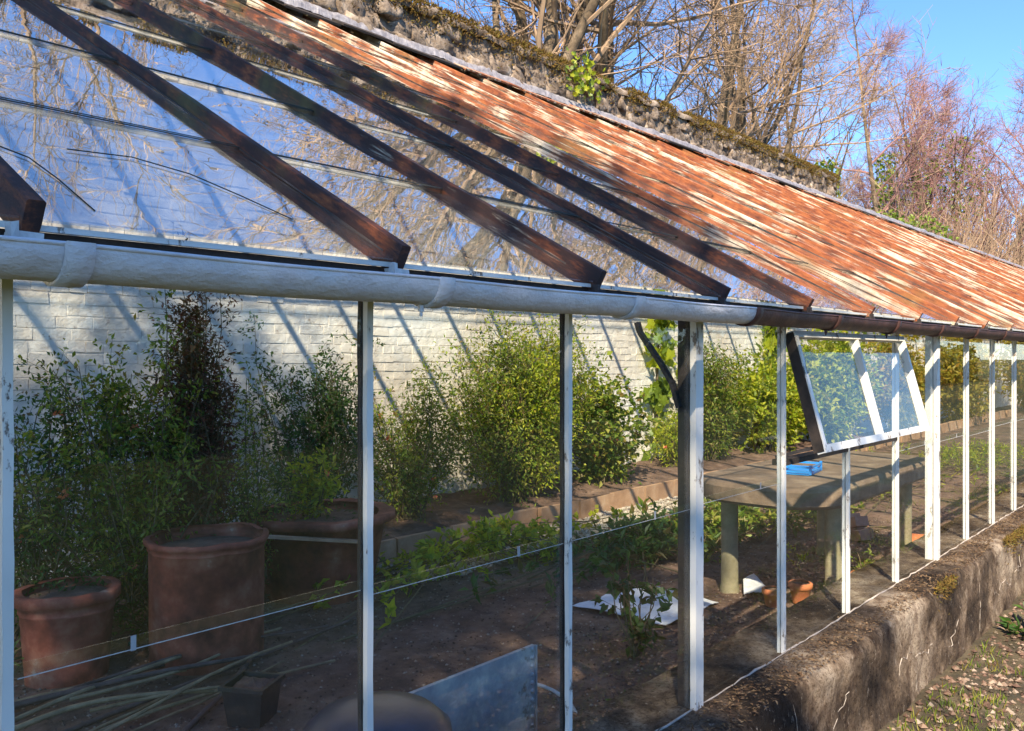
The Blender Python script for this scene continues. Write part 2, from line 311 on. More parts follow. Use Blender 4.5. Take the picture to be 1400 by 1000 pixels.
# ------------------------------------------------------------ foliage helpers
def leaves(mb, P, D, N, L, Wd):
    n = len(P); D = D / (np.linalg.norm(D, axis=1)[:, None] + 1e-9)
    S = np.cross(D, N); S /= np.linalg.norm(S, axis=1)[:, None] + 1e-9; U = np.cross(S, D)
    L = np.asarray(L).reshape(-1, 1) * np.ones((n, 1)); Wd = np.asarray(Wd).reshape(-1, 1) * np.ones((n, 1))
    v = np.stack([P, P + D * L * .45 + S * Wd * .5 + U * Wd * .18, P + D * L - U * L * .12, P + D * L * .45 - S * Wd * .5 + U * Wd * .18], 1)
    b = (np.arange(n) * 4)[:, None]
    mb.add(v, np.vstack([b + [0, 1, 2], b + [0, 2, 3]]))
def rnd(n, s=1.): return rng.normal(0, s, (n, 3))
def shrub(name, label, cat, loc, w, d, h, stems, nleaf, ls, mat, lw=.45, base=.15, cone=0, group=None, flowers=0, stemr=.006, spread=.06, droop=0, up=.4, twig=None):
    t = thing(name, label, cat, loc, 0, group); o = np.array(loc, float)
    sm = MB(); lm = MB(); fm = MB(); P = []; D = []
    for i in range(stems):
        a = rng.uniform(0, 2 * math.pi); rr = math.sqrt(rng.uniform(0, 1)); zz = rng.uniform(.45, 1)
        k = (1 - cone * zz) * math.sqrt(max(0.05, 1 - (zz * .9) ** 3 * (1 - cone)))
        wild = 1 if rng.random() > .3 else rng.uniform(1.05, 1.4)
        tip = o + [math.cos(a) * rr * w / 2 * k * wild, math.sin(a) * rr * d / 2 * k, h * zz * wild]
        b0 = o + [rng.normal(0, base * w * .3), rng.normal(0, base * d * .3), 0]
        mid = b0 * .45 + tip * .55 + rnd(1, .05 * h)[0] * [1, 1, .3]
        pts = np.array([b0, b0 * .7 + mid * .3 + rnd(1, .02 * h)[0], mid, mid * .4 + tip * .6 + rnd(1, .02 * h)[0], tip])
        sm.tube(pts, np.linspace(stemr, stemr * .25, 5), 4, False)
        ns = max(1, int(nleaf / stems / 9))
        for q in range(ns):
            tt = rng.uniform(.25, 1); seg = min(3, int(tt * 4)); f = tt * 4 - seg
            p = pts[seg] * (1 - f) + pts[seg + 1] * f
            dr = rnd(1)[0] + [0, 0, up]; dr /= np.linalg.norm(dr); Ls = rng.uniform(.5, 1.3) * spread * 2
            if twig is not False and q % 2 == 0: sm.tube(np.array([p, p + dr * Ls]), [stemr * .3, stemr * .15], 3, False)
            m = 9; u = rng.uniform(.1, 1.1, m)[:, None]
            P.append(p + dr * Ls * u + rnd(m, spread * .22)); D.append(dr + rnd(m, .7) + [0, 0, -droop])
    P = np.vstack(P); D = np.vstack(D); P[:, 2] = np.maximum(P[:, 2], o[2] + .01)
    leaves(lm, P, D, rnd(len(P), .6) + [0, -.3, 1], rng.uniform(.6, 1.3, len(P)) * ls, rng.uniform(.7, 1.2, len(P)) * ls * lw)
    part('stem', sm, M['stem'], t); part('foliage', lm, mat, t)
    for i in range(flowers):
        c = P[rng.integers(len(P))] + [0, -.04, .02]; k = 10; fm2 = MB()
        leaves(fm2, c + rnd(k, .006), rnd(k) + [0, 0, .3], rnd(k), .024, .02); part('flower', fm2, G['flower'], t)
    return t
def tree_meshes(seed, h=16, r0=.28, limbs=13, lean=(0, 0), tmat=None, twm=None, first=.22, upw=.5, forks=2, lenk=.42, fine=1.0):
    rg = np.random.default_rng(seed); tr = MB(); cr = MB(); segs = []
    def walk(p, d, L, n, jit, upk):
        pts = [p]; 
        for i in range(n):
            d = d + rg.normal(0, jit, 3) + np.array([0, 0, upk]); d = d / np.linalg.norm(d); p = p + d * L / n; pts.append(p)
        return np.array(pts), d
    def at(pts, t):
        x = t * (len(pts) - 1); i = min(len(pts) - 2, int(x)); f = x - i; return pts[i] * (1 - f) + pts[i + 1] * f, pts[i + 1] - pts[i]
    def side(d, spread):
        v = rg.normal(0, 1, 3); v -= v.dot(d) * d; v /= np.linalg.norm(v); return d * math.cos(spread) + v * math.sin(spread)
    trunks = []
    pts, d = walk(np.zeros(3), np.array([lean[0], lean[1], 1.]) / np.linalg.norm([lean[0], lean[1], 1]), h * .95, 9, .07, .05)
    trunks.append((pts, r0, 1.0)); tr.tube(pts, r0 * (1 - .93 * np.linspace(0, 1, 10) ** .8), 9)
    for k in range(forks):
        p, dd = at(pts, rg.uniform(.15, .4)); dd = dd / np.linalg.norm(dd); q, _ = walk(p, side(dd, rg.uniform(.3, .6)), h * rg.uniform(.5, .75), 8, .09, .09)
        tr.tube(q, r0 * .6 * (1 - .93 * np.linspace(0, 1, 9) ** .8), 7); trunks.append((q, r0 * .55, .8))
    S = []
    for (tp, rr, sc) in trunks:
        for a in range(int(limbs * sc)):
            t = first + (1 - first) * (a + rg.uniform(0, 1)) / (limbs * sc); t = min(t, .98)
            p, dd = at(tp, t); dd = dd / np.linalg.norm(dd); L1 = h * lenk * (1.08 - t) * rg.uniform(.7, 1.2) * sc + .8
            q, _ = walk(p, side(dd, rg.uniform(.7, 1.15)), L1, 6, .14, .10 * upw)
            r1 = rr * (1 - .8 * t) * .45; cr.tube(q, np.linspace(r1, r1 * .15, 7), 5, False)
            for b in range(int(7 + L1)):
                u = rg.uniform(.15, 1); p2, d2 = at(q, u); d2 = d2 / np.linalg.norm(d2); L2 = L1 * .42 * rg.uniform(.5, 1.1) * (1.15 - u * .6)
                w, _ = walk(p2, side(d2, rg.uniform(.5, .95)), L2, 4, .16, .07 * upw); r2 = r1 * .4 * (1.1 - .7 * u)
                cr.tube(w, np.linspace(max(r2, .008), .006, 5), 4, False)
                for c in range(int(6 * fine)):
                    u2 = rg.uniform(.2, 1); p3, d3 = at(w, u2); d3 = d3 / np.linalg.norm(d3); L3 = rg.uniform(.35, 1.0)
                    x, _ = walk(p3, side(d3, rg.uniform(.4, .9)), L3, 2, .18, .1 * upw); S.append((x[0], x[1], .007)); S.append((x[1], x[2], .005))
                    for e in range(int(4 * fine)):
                        p4, d4 = at(x, rg.uniform(.2, 1)); d4 = d4 / np.linalg.norm(d4); S.append((p4, p4 + side(d4, rg.uniform(.4, 1.0)) * rg.uniform(.15, .5), .0045))
    A = np.array([s[0] for s in S]); B = np.array([s[1] for s in S]); rad = np.array([s[2] for s in S])[:, None]
    Dn = B - A; Dn /= np.linalg.norm(Dn, axis=1)[:, None]; U = np.cross(Dn, rg.normal(0, 1, A.shape)); U /= np.linalg.norm(U, axis=1)[:, None]; V = np.cross(Dn, U)
    ring = [U, -.5 * U + .866 * V, -.5 * U - .866 * V]
    v = np.stack([A + rad * r for r in ring] + [B + rad * .6 * r for r in ring], 1); b = (np.arange(len(A)) * 6)[:, None]
    cr.add(v, np.vstack([b + [0, 1, 4, 3], b + [1, 2, 5, 4], b + [2, 0, 3, 5]]))
    return tr.mesh('trunk', tmat or M['bark'], True), cr.mesh('branches', twm or M['twig'])

# ------------------------------------------------------------ ground
mb = MB(); N = 60
g = MB(); g.add([[-400, -400, 0], [400, -400, 0], [400, 400, 0], [-400, 400, 0]], [[0, 1, 2, 3]])
o = struct('ground', g, M['lawn'])
def sheet(x0, x1, y0, y1, dx, zf, mat, name, edge=None):
    xs = np.arange(x0, x1 + dx * .5, dx); ys = np.arange(y0, y1 + dx * .5, dx); nx, ny = len(xs), len(ys)
    v = np.array([[x, y, zf(x, y)] for x in xs for y in ys]); i = np.arange(nx - 1)[:, None] * ny; j = np.arange(ny - 1)[None]
    f = np.stack([i + j, i + ny + j, i + ny + j + 1, i + j + 1], -1).reshape(-1, 4)
    return struct(name, MB().add(v, f), mat, smooth=True)
def gz(x, y): return .035 + .05 * fbm((x, y, 0), 1.3) + .02 * fbm((x, y, 3), 7) + max(0, .06 - .12 * abs(y + .2))
sheet(0.5, 12, -2.2, -.17, .06, gz, M['garden'], 'garden_path')
def fz(x, y): return .05 + .035 * fbm((x, y, 5), 1.1) + .014 * fbm((x, y, 9), 8)
sheet(-.5, 13, .1, 4.4, .05, fz, M['soil'], 'greenhouse_floor')
g = MB(); g.box((22, 2.3, .02), (18, 4.3, .06)); struct('greenhouse_floor_far', g, M['soil'])

# ------------------------------------------------------------ front base wall
def wall_surface():
    mb = MB(); t = thing('front_wall', 'low weathered rendered wall under the glazing, littered with moss and dead leaves', 'low wall', (0, 0, 0))
    x0, x1 = -1, 14; dx = .022; xs = np.arange(x0, x1, dx)
    prof = [(.22, .44), (.215, .462)] + [(y, .465) for y in np.linspace(.16, -.13, 12)] + [(-.158, .458), (-.17, .44)] + [(-.172, z) for z in np.linspace(.42, -.05, 20)]
    V = np.zeros((len(xs), len(prof), 3))
    for i, x in enumerate(xs):
        for j, (y, z) in enumerate(prof):
            n = fbm((x, y * 2, z * 2), 2.1, 4); n2 = fbm((x, y, z), 11, 3)
            if j < 14: V[i, j] = (x, y - (.012 * n if j > 11 else 0), z + .007 * n + .005 * n2)
            else:
                V[i, j] = (x, y + (.011 * n + .008 * n2 + .006 * fbm((x, y, z), 30, 2)) * (1 if j > 14 else .6) - .03 * max(0, .2 - z), z + .006 * n)
    m = len(prof); i = np.arange(len(xs) - 1)[:, None] * m; j = np.arange(m - 1)[None]
    mb.add(V.reshape(-1, 3), np.stack([i + j, i + j + 1, i + m + j + 1, i + m + j], -1).reshape(-1, 4))
    part('wall', mb, M['wall'], t, True)
    g = MB(); g.box((22.4, .024, .2), (17, .388, .53)); part('far_wall', g, M['wall'], t)
    # pale cracks running between the render blocks
    c = MB()
    for k in range(12):
        x = 1.9 + k * .78 + rng.uniform(-.15, .15); z = rng.uniform(.12, .24); p = [(x, -.188, z)]
        for q in range(14):
            if rng.random() < .7: x += rng.uniform(.01, .05); z += rng.normal(.005, .02)
            else: z += rng.uniform(-.02, .05)
            z = min(max(z, .05), .42); n = fbm((x, -.344, z * 2), 2.1, 4); n2 = fbm((x, -.172, z), 11, 3)
            p.append((x, -.172 + .011 * n + .008 * n2 - .03 * max(0, .2 - z) - .0005, z))
        c.tube(p[1:], rng.uniform(.0002, .0022, len(p) - 1), 5)
    for k in range(7):
        x = 2.6 + k * 1.13; p = []
        for q in range(8):
            z = .42 - q * .045; x += rng.normal(0, .012); n = fbm((x, -.344, z * 2), 2.1, 4); n2 = fbm((x, -.172, z), 11, 3)
            p.append((x, -.172 + .011 * n + .008 * n2 - .03 * max(0, .2 - z), z))
        c.tube(p, rng.uniform(.0002, .0015, len(p)), 5)
    part('crack', c, M['crack'], t)
    # litter and moss on the ledge
    L = MB(); n = 9000; x = rng.uniform(.3, 9, n); y = rng.uniform(-.165, -.03, n) 
    keep = np.array([fbm((a, b * 3, 1), 3) for a, b in zip(x, y)]) > -.35; x = x[keep]; y = y[keep]; n = len(x)
    leaves(L, np.stack([x, y, .466 + rng.exponential(.006, n)], -1), rnd(n) * [1, 1, .25], rnd(n, .5) + [0, 0, 1], rng.uniform(.006, .022, n), rng.uniform(.002, .008, n))
    o = part('leaf_litter', L, M['litter'], t); o['kind'] = 'stuff'
    L = MB(); n = 9000; x = rng.uniform(3.6, 9, n); y = -.15 - .03 * rng.random(n)
    z = .475 - rng.exponential(.02, n); mk = np.array([fbm((a, 0, 4), 2.2) for a in x]) > .12 - .22 * (x - 4.2); x, y, z = x[mk], y[mk], z[mk]; n = len(x)
    leaves(L, np.stack([x, y - .01, z], -1), rnd(n) + [0, -.8, .4], rnd(n), .02, .006)
    o = part('moss', L, M['moss'], t); o['kind'] = 'stuff'
wall_surface()

# ------------------------------------------------------------ brick back wall
YW = 4.41
def back_wall():
    t = thing('back_wall', 'tall limewashed brick garden wall that carries the top of the glass lean-to', 'brick wall', (0, 0, 0))
    # the run of the wall that shows stones on top ends at x = 15.2
    core = MB(); core.box((13.5, YW + .1985, 2.05), (37, .40, 4.1)); part('mortar', core, M['lime'], t)
    bl, bh = .225, .075; items = []
    for r in range(int(4.1 / bh)):
        z = r * bh + bh / 2; x = -4.5 + (bl / 2 if r % 2 else 0) + rng.normal(0, .01)
        while x < 31.5:
            # every few courses a row of headers
            L = bl if r % 5 else bl * .5
            L *= 1 + rng.normal(0, .02); items.append((x + L / 2, z + rng.normal(0, .002), L)); x += L
    items = np.array(items)
    vis = (items[:, 0] > 2.0) & (items[:, 0] < 8) & (items[:, 1] > 1.0) & (items[:, 1] < 2.0) & (np.abs(items[:, 2] - bl) < .05)
    idx = np.where(vis)[0]; idx = idx[np.argsort(items[idx, 0] + np.maximum(0, 1.35 - items[idx, 1]) * 4)][:300]; sel = set(idx.tolist())
    def brick_verts(L, H=.0715):
        v = []
        for (a, b_) in ((0, 1), (1, .0)):
            s = 1 if a == 0 else .985
            for (sx, sz) in ((-1, -1), (1, -1), (1, 1), (-1, 1)):
                v.append([sx * (L / 2 - .0015) * s, 0.02 if a == 0 else -.007, sz * (H / 2) * (.93 if a else 1)])
        v = np.array(v); v += rng.normal(0, .002, v.shape); return v
    BF = np.array([[4, 5, 6, 7], [0, 1, 5, 4], [1, 2, 6, 5], [2, 3, 7, 6], [3, 0, 4, 7]])
    protos = [MB().add(brick_verts(bl), BF).mesh('brick', M['lime']) for _ in range(8)]
    rest = MB(); V = []
    for i, (x, z, L) in enumerate(items):
        dy = rng.normal(0, .0022)
        if i in sel: link('brick', protos[i % 8], t, (x, YW + dy, z))
        else: V.append(brick_verts(L) + [x, YW + dy, z])
    V = np.array(V); b = (np.arange(len(V)) * 8)[:, None, None]
    rest.add(V.reshape(-1, 3), (b + BF[None]).reshape(-1, 4)); o = part('brick', rest, M['lime'], t); o['kind'] = 'stuff'
    # rough stones above the roof
    cr = MB(); cr.box((5.35, YW + .20, 4.28), (19.7, .40, .36)); part('rubble_core', cr, M['stone'], t)
    sub = []
    n = 6; gg = np.linspace(-1, 1, n)
    vs = []; key = {}; fs = []
    def vid(p):
        k = tuple(np.round(p, 4)); 
        if k not in key: key[k] = len(vs); vs.append(p)
        return key[k]
    for ax in range(3):
        for sg in (-1, 1):
            for i in range(n - 1):
                for j in range(n - 1):
                    q = []
                    for (a, b_) in ((i, j), (i + 1, j), (i + 1, j + 1), (i, j + 1)):
                        p = [0, 0, 0]; p[ax] = sg; p[(ax + 1) % 3] = gg[a]; p[(ax + 2) % 3] = gg[b_]; q.append(vid(tuple(p)))
                    fs.append(q if sg > 0 else q[::-1])
    base = np.array(vs); fs = np.array(fs)
    rb = base / (np.linalg.norm(base, axis=1)[:, None] ** .14)
    def stone(dx, dy, dz, seed):
        v = rb * [dx / 2, dy / 2, dz / 2]
        return np.array([p + np.array(mn.noise_vector(Vector(p * 9) + Vector((seed * 3.1, 0, 0)))) * .05 + np.array(mn.noise_vector(Vector(p * 28) + Vector((seed, 9, 0)))) * .022 for p in v])
    for row, (zz, hh) in enumerate(((4.16, .15), (4.30, .15), (4.445, .15))):
        x = -4.3 + row * .1; k = 0
        while x < 15.0:
            L = rng.uniform(.16, .38); 
            mbs = MB().add(stone(L * 1.12, .2, hh * 1.22, k + row * 100), fs)
            o = part('stone', mbs, M['stone'], t, True); o.location = (x + L / 2, YW + .07 + rng.normal(0, .018), zz + rng.normal(0, .01)); x += L; k += 1
    # mossy coping
    cp = MB(); xs = np.arange(-4.4, 15.2, .06); pr = [(-.05, 4.49), (-.07, 4.53), (-.03, 4.575), (.08, 4.60), (.22, 4.61), (.40, 4.60), (.47, 4.54), (.46, 4.45)]
    V = np.array([[[x, YW + y + .035 * fbm((x, y, z), 5), z + .035 * fbm((x, y, z + 5), 3.5)] for (y, z) in pr] for x in xs]); m = len(pr)
    i = np.arange(len(xs) - 1)[:, None] * m; j = np.arange(m - 1)[None]
    cp.add(V.reshape(-1, 3), np.stack([i + j, i + m + j, i + m + j + 1, i + j + 1], -1).reshape(-1, 4)); 
    cp.add(V[-1], [[0, 1, 2, 3], [0, 3, 4, 7], [4, 5, 6, 7]])
    part('coping', cp, M['stone'], t, True)
    ms = MB(); n = 42000; x = rng.uniform(-1, 15.25, n); u = rng.random(n)
    y = YW - .07 + .35 * u ** 2; z = 4.53 + .07 * np.minimum(1, u * 3) ; dz = rng.exponential(.065, n) * (u < .3)
    mk = np.array([fbm((a, b_, 0), 2.5, 3) for a, b_ in zip(x, z)]) > -.28
    P = np.stack([x, y, z - dz + .01], -1)[mk]; n = len(P)
    leaves(ms, P, rnd(n) + [0, -.6, .4], rnd(n), rng.uniform(.02, .055, n), .012); o = part('moss', ms, M['moss'], t); o['kind'] = 'stuff'
    # lower end of the wall beyond the coping
    fl = MB(); xs = np.arange(15.2, 31.5, .1); pr = [(-.02, 3.9), (-.03, 4.12), (.05, 4.20), (.35, 4.21), (.42, 4.1)]
    V = np.array([[[x, YW + y + .03 * fbm((x, y, z), 4), z + .05 * fbm((x, y, z), 1.7)] for (y, z) in pr] for x in xs]); m = len(pr)
    i = np.arange(len(xs) - 1)[:, None] * m; j = np.arange(m - 1)[None]
    fl.add(V.reshape(-1, 3), np.stack([i + j, i + m + j, i + m + j + 1, i + j + 1], -1).reshape(-1, 4)); part('wall_top', fl, M['stone'], t, True)
    return t
back_wall()

# ------------------------------------------------------------ the glass lean-to
SP = .61; X0 = .44
SL = math.atan(.549); cd, sd_ = math.cos(SL), math.sin(SL)
E0 = np.array([0, -.086, 1.646]); DU = np.array([0, cd, sd_]); DN = np.array([0, -sd_, cd])
def rp(x, u, n): return np.array([x, 0, 0]) + E0 + DU * u + DN * n
ROT = np.array([[1, 0, 0], [0, cd, -sd_], [0, sd_, cd]])
BR = [0, .55, 1.19, 1.85, 2.51, 3.17, 3.83, 4.49, 5.10]
CR1 = [(0.6, 0.194, 1.81), (0.713, 0.21, 1.819), (0.8, 0.174, 1.799), (0.856, 0.103, 1.76), (0.908, 0.025, 1.717)]
CR2 = [(0.488, 0.154, 1.788), (0.517, 0.124, 1.772), (0.53, 0.054, 1.733), (0.537, -0.046, 1.678)]
def greenhouse():
    t = thing('greenhouse', 'long white and rust lean-to greenhouse with sloping glass roof and grey gutter', 'greenhouse', (0, 0, 0))
    NB = 50
    # glazing bars of the roof
    protos = []
    for k in range(10):
        mb = MB(); n = 26; us = np.linspace(-.012, 5.12, n); V = []
        wx = rng.normal(0, .0012, n)
        for i, u in enumerate(us):
            w = .0105 + rng.normal(0, .0006); top = .035 + rng.normal(0, .0010) + .002 * math.sin(u * 3 + k); c = .0022
            for (a, b) in ((-w * .8, -.02), (-w, .004), (-w, top - c), (-w + c, top), (w - c, top), (w, top - c), (w, .004), (w * .8, -.02)):
                V.append(DU * u + DN * b + np.array([a + wx[i], 0, 0]))
        i = np.arange(n - 1)[:, None] * 8; j = np.arange(8)[None]; kk = (j + 1) % 8
        V = np.array(V); mb.add(V, np.stack([i + j, i + kk, i + 8 + kk, i + 8 + j], -1).reshape(-1, 4)); mb.add(V[:8], [[0, 1, 2, 3, 4, 5, 6, 7]]); mb.add(V[-8:], [[7, 6, 5, 4, 3, 2, 1, 0]])
        protos.append(mb)
    pm = {}
    for i in range(-3, NB):
        k = i % 10; far = i > 4; key = (k, far)
        if key not in pm: pm[key] = protos[k].mesh('glazing_bar', M['rust_far'] if far else M['rust_shaded'])
        x = X0 + i * SP; o = link('glazing_bar', pm[key], t, (x + rng.normal(0, .003), E0[1], E0[2]))
        if far is False: o['label'] = 'rusted glazing bar with tree shade in its dark colour'
        else: o['label'] = 'rust and cream glazing bar'
    # thin putty line along each near bar
    for i in range(-1, 12):
        p = MB(); x = X0 + i * SP
        for s in (-1, 1): p.add((BOXV * [.0016, 2.5, .0014]) @ ROT.T + rp(x + s * .0128, 2.53, .0085), BOXF)
        part('putty_line', p, M['old_wood'], t)
    # roof sheets, nearest bays as parts, the rest joined
    first = [MB(), ]; L = {}
    rest = MB(); cnt = 0
    for i in range(-3, NB):
        for k in range(8):
            u0, u1 = BR[k] - .006, BR[k + 1] + .022 if k < 7 else BR[k + 1]
            l = u1 - u0; n = .0035
            tilt = math.atan(.005 / l); c_, s_ = math.cos(tilt), math.sin(tilt)
            v = BOXV * [(SP - .023) / 2, l / 2, .0016] ; v = np.stack([v[:, 0], v[:, 1] * c_ + v[:, 2] * s_, -v[:, 1] * s_ + v[:, 2] * c_], -1)
            if rng.random() < .35: v = v @ np.array(Matrix.Rotation(rng.normal(0, .004), 3, 'X')).T @ np.array(Matrix.Rotation(rng.normal(0, .003), 3, 'Y')).T
            v = v @ ROT.T; c = rp(X0 + (i + .5) * SP, (u0 + u1) / 2, .0045)
            if i < 16 and cnt < 150 and i >= -1:
                cnt += 1; o = link('roof_pane', MB().add(v, BOXF).mesh('roof_pane', M['roof_glass']), t, c)
            else: rest.add(v + c, BOXF)
    o = part('roof_pane', rest, M['roof_glass'], t); o['kind'] = 'stuff'
    # grime drawn into the laps
    g = MB()
    for i in range(-3, NB):
        for k in range(1, 8):
            w = .003 + .003 * rng.random()
            g.add((BOXV * [(SP - .028) / 2, w, .0006]) @ ROT.T + rp(X0 + (i + .5) * SP, BR[k] + .006, .0105), BOXF)
            if rng.random() < .6:
                g.add((BOXV * [(SP - .03) / 2, .0015, .0006]) @ ROT.T + rp(X0 + (i + .5) * SP, BR[k] + .021, .0100), BOXF)
    part('lap_grime', g, M['algae'], t)['kind'] = 'stuff'
    for pts in (CR1, CR2):
        part('glass_crack', MB().tube(pts, .0011, 5), M['algae'], t)
    # purlins under the bars and slim iron rafters
    for (u, s) in ((2.1, .03), (3.9, .03)):
        p = MB(); p.tube([rp(-2, u, -.045), rp(31, u, -.045)], .014, 8); part('purlin', p, M['iron'], t)
    # eaves: sill strip under the glass, plate, back board coloured dark as the shadow gap behind the gutter
    for i in range(-3, NB):
        a = X0 + i * SP
        p = MB(); p.box((a + SP / 2, -.080, 1.6415), (SP - .006, .005, .008), jit=.0003); part('eave_strip', p, M['white_paint'], t)
    p = MB(); p.box((14, -.02, 1.607), (34, .07, .040)); part('wall_plate', p, M['dark_wood'], t)
    p = MB(); p.box((14, -.066, 1.6165), (34, .012, .042)); part('eave_shadow_board', p, M['dark_wood'], t)
    # gutter
    def gsec(x0, x1, mat, r=.04):
        mb = MB(); n = 10; xs = np.linspace(x0, x1, n); th = np.linspace(0, -math.pi, 15); V = []
        for a, x in enumerate(xs):
            rr = r + rng.normal(0, .0003); sg = .002 * math.sin((x - X0) / SP * math.pi) ** 2
            for q in th: V.append([x, -.156 - math.cos(q) * rr, 1.6085 + math.sin(q) * rr - sg])
            V.append([x, -.156 + (rr - .0), 1.6125 - sg]); 
            for q in th[::-1]: V.append([x, -.156 - math.cos(q) * (rr - .0035), 1.609 + math.sin(q) * (rr - .0035) - sg])
            V.append([x, -.156 - rr, 1.6125 - sg])
        m = len(V) // n; i = np.arange(n - 1)[:, None] * m; j = np.arange(m)[None]; k = (j + 1) % m
        V = np.array(V)
        # thick lip
        mb.add(V, np.stack([i + j, i + k, i + m + k, i + m + j], -1).reshape(-1, 4))
        mb.tube([(x, -.156 - r + .001, 1.611 - .002 * math.sin((x - X0) / SP * math.pi) ** 2) for x in xs], .0032, 6)
        return mb
    for i in range(-3, 46):
        xa = X0 + i * SP; mat = M['gutter_paint'] if i < 3 else M['gutter_rust']
        o = part('gutter_length', gsec(xa, xa + SP, mat), mat, t, True); o['label'] = 'pale painted gutter length' if i < 3 else 'rusty brown gutter length'
        c = MB(); n = 4; th = np.linspace(.12, -math.pi - .12, 17)
        V = []
        for x, r in ((xa - .004, .0405), (xa - .003, .0455), (xa + .030, .0452), (xa + .032, .0405)):
            for q in th: V.append([x, -.156 - math.cos(q) * r, 1.6085 + math.sin(q) * r])
        ii = np.arange(3)[:, None] * 17; jj = np.arange(16)[None]
        c.add(V, np.stack([ii + jj, ii + jj + 1, ii + 17 + jj + 1, ii + 17 + jj], -1).reshape(-1, 4))
        part('gutter_collar', c, mat, t, True)
        if i in (1, 4, 5, 8):
            b = MB(); b.tube([(xa - .008, -.156, 1.568), (xa - .008, -.156, 1.556)], .005, 8); b.tube([(xa - .008, -.156, 1.556), (xa - .008, -.156, 1.548)], .0028, 8); part('gutter_bolt', b, mat, t, True)
        # bracket arm up to the bar
        b = MB(); pts = [(xa + .02, -.155, 1.5665), (xa + .02, -.112, 1.577), (xa + .02, -.104, 1.61), (xa + .02, -.07, 1.618)]
        b.tube(pts, .005, 6); part('gutter_bracket', b, M['iron'] if i > 2 else M['gutter_paint'], t, True)
        b = MB(); b.box((xa - .012, -.098, 1.627), (.036, .026, .010), jit=.001); b.box((xa - .028, -.107, 1.631), (.010, .014, .022), jit=.001); part('bar_shoe', b, M['putty'] if i < 2 else M['dark_wood'], t)
    # mullions
    ZT, ZB = 1.587, .463
    WIN = (4, 5, 6)
    for i in range(-3, NB):
        x = X0 + i * SP; big = (i % 4 == 3); zt = 1.12 if i == 5 else ZT
        w, fy = (.044, -.020) if big else (.0135, -.013)
        def col(w0, w1, y0, y1, z0, z1, jit):
            mb = MB(); n = 22; zs = np.linspace(z0, z1, n); V = []
            for z in zs:
                a, b, c = rng.normal(0, jit, 3)
                V += [[x - w0 + a, y0, z], [x + w1 + b, y0, z], [x + w1 + b, y1, z], [x - w0 + a, y1, z]]
            ii = np.arange(n - 1)[:, None] * 4; jj = np.arange(4)[None]; kk = (jj + 1) % 4
            V = np.array(V); mb.add(V, np.stack([ii + jj, ii + kk, ii + 4 + kk, ii + 4 + jj], -1).reshape(-1, 4)); mb.add(V[-4:], [[0, 1, 2, 3]]); mb.add(V[:4], [[3, 2, 1, 0]]); return mb
        o = part('mullion', col(w / 2, w / 2, fy, -.001, ZB, zt, .0006), M['white_paint'], t)
        part('rebate', col(w / 2 + .0015, w / 2 + .001, .004, .038 if big else .013, ZB, zt, .0010), M['white_paint'] if i > 3 else M['dark_wood'], o)
        if i == 3:
            b = MB(); pts = [(x - .03, .03, 1.33), (x - .033, .05, 1.40), (x - .033, .09, 1.46), (x - .033, .16, 1.55), (x - .033, .17, 1.58)]
            for a, c in zip(pts[:-1], pts[1:]): b.bar(a, c, .012, .020, (1, 0, 0))
            part('strut', b, M['iron'], t)
    # side panes: lower sheet and upper sheet lapping 2 cm
    rest = MB()
    for i in range(-3, NB - 1):
        xa = X0 + i * SP
        lap = 1.045 + rng.normal(0, .008)
        for k, (z0, z1, y) in enumerate(((.462, lap + .018, .002), (lap, ZT, -.0015))):
            if i in (4, 5):
                if k == 1: continue
                z1 = 1.118
            v = BOXV * [(SP - .006) / 2, .0012, (z1 - z0) / 2]; c = (xa + SP / 2, y + rng.normal(0, .0004), (z0 + z1) / 2)
            v = v @ np.array(Matrix.Rotation(rng.normal(0, .006), 3, 'Z')).T
            if i < 20: link('side_pane', MB().add(v, BOXF).mesh('side_pane', M['side_glass']), t, c)
            else: rest.add(v + np.array(c), BOXF)
        if i not in (4, 5):
            e = MB(); e.box((xa + SP / 2, -.0032, lap), (SP - .03, .0010, .0012)); part('pane_edge', e, M['putty'], t)
            if i < 8:
                c2 = MB(); q = rng.uniform(.25, .75)
                c2.box((xa + SP * q, -.0035, lap + .009), (.008, .0012, .022)); part('glass_clip', c2, M['zinc'], t)
    o = part('side_pane', rest, M['side_glass'], t); o['kind'] = 'stuff'
    # mortar fillet at the foot of the glass
    f = MB(); pts = [(x, -.012 + rng.normal(0, .002), .468 + rng.normal(0, .0015)) for x in np.arange(-1, 14, .05)]; f.tube(pts, rng.uniform(.0012, .0045, len(pts)), 6); part('mortar_fillet', f, M['crack'], t, True)
    # open top hung window over two bays
    xa, xb = X0 + 4 * SP + .015, X0 + 6 * SP - .012; Lw = .425; al = R(15)
    wt = bpy.data.objects.new('open_window', None); COL.objects.link(wt); wt.parent = t; wt.location = (xa, -.024, 1.565); wt.rotation_euler = (-al, 0, 0)
    wt['label'] = 'top hung window propped open over two bays'
    Wd = xb - xa
    def pc(name, c, d, m='white_paint', j=.0006):
        o = link(name, MB().box((0, 0, 0), d, jit=j).mesh(name, M[m]), wt, c); return o
    pc('top_rail', (Wd / 2, 0, -.012), (Wd, .028, .022)); pc('bottom_rail', (Wd / 2, 0, -Lw + .013), (Wd, .030, .026))
    pc('stile', (.011, 0, -Lw / 2 - .002), (.020, .030, Lw - .046)); pc('stile', (Wd - .012, 0, -Lw / 2 - .002), (.022, .030, Lw - .046))
    pc('window_bar', (Wd / 2, 0, -Lw / 2 - .002), (.020, .028, Lw - .046))
    pc('rebate', (-.001, .008, -Lw / 2), (.004, .036, Lw - .01), 'dark_wood')
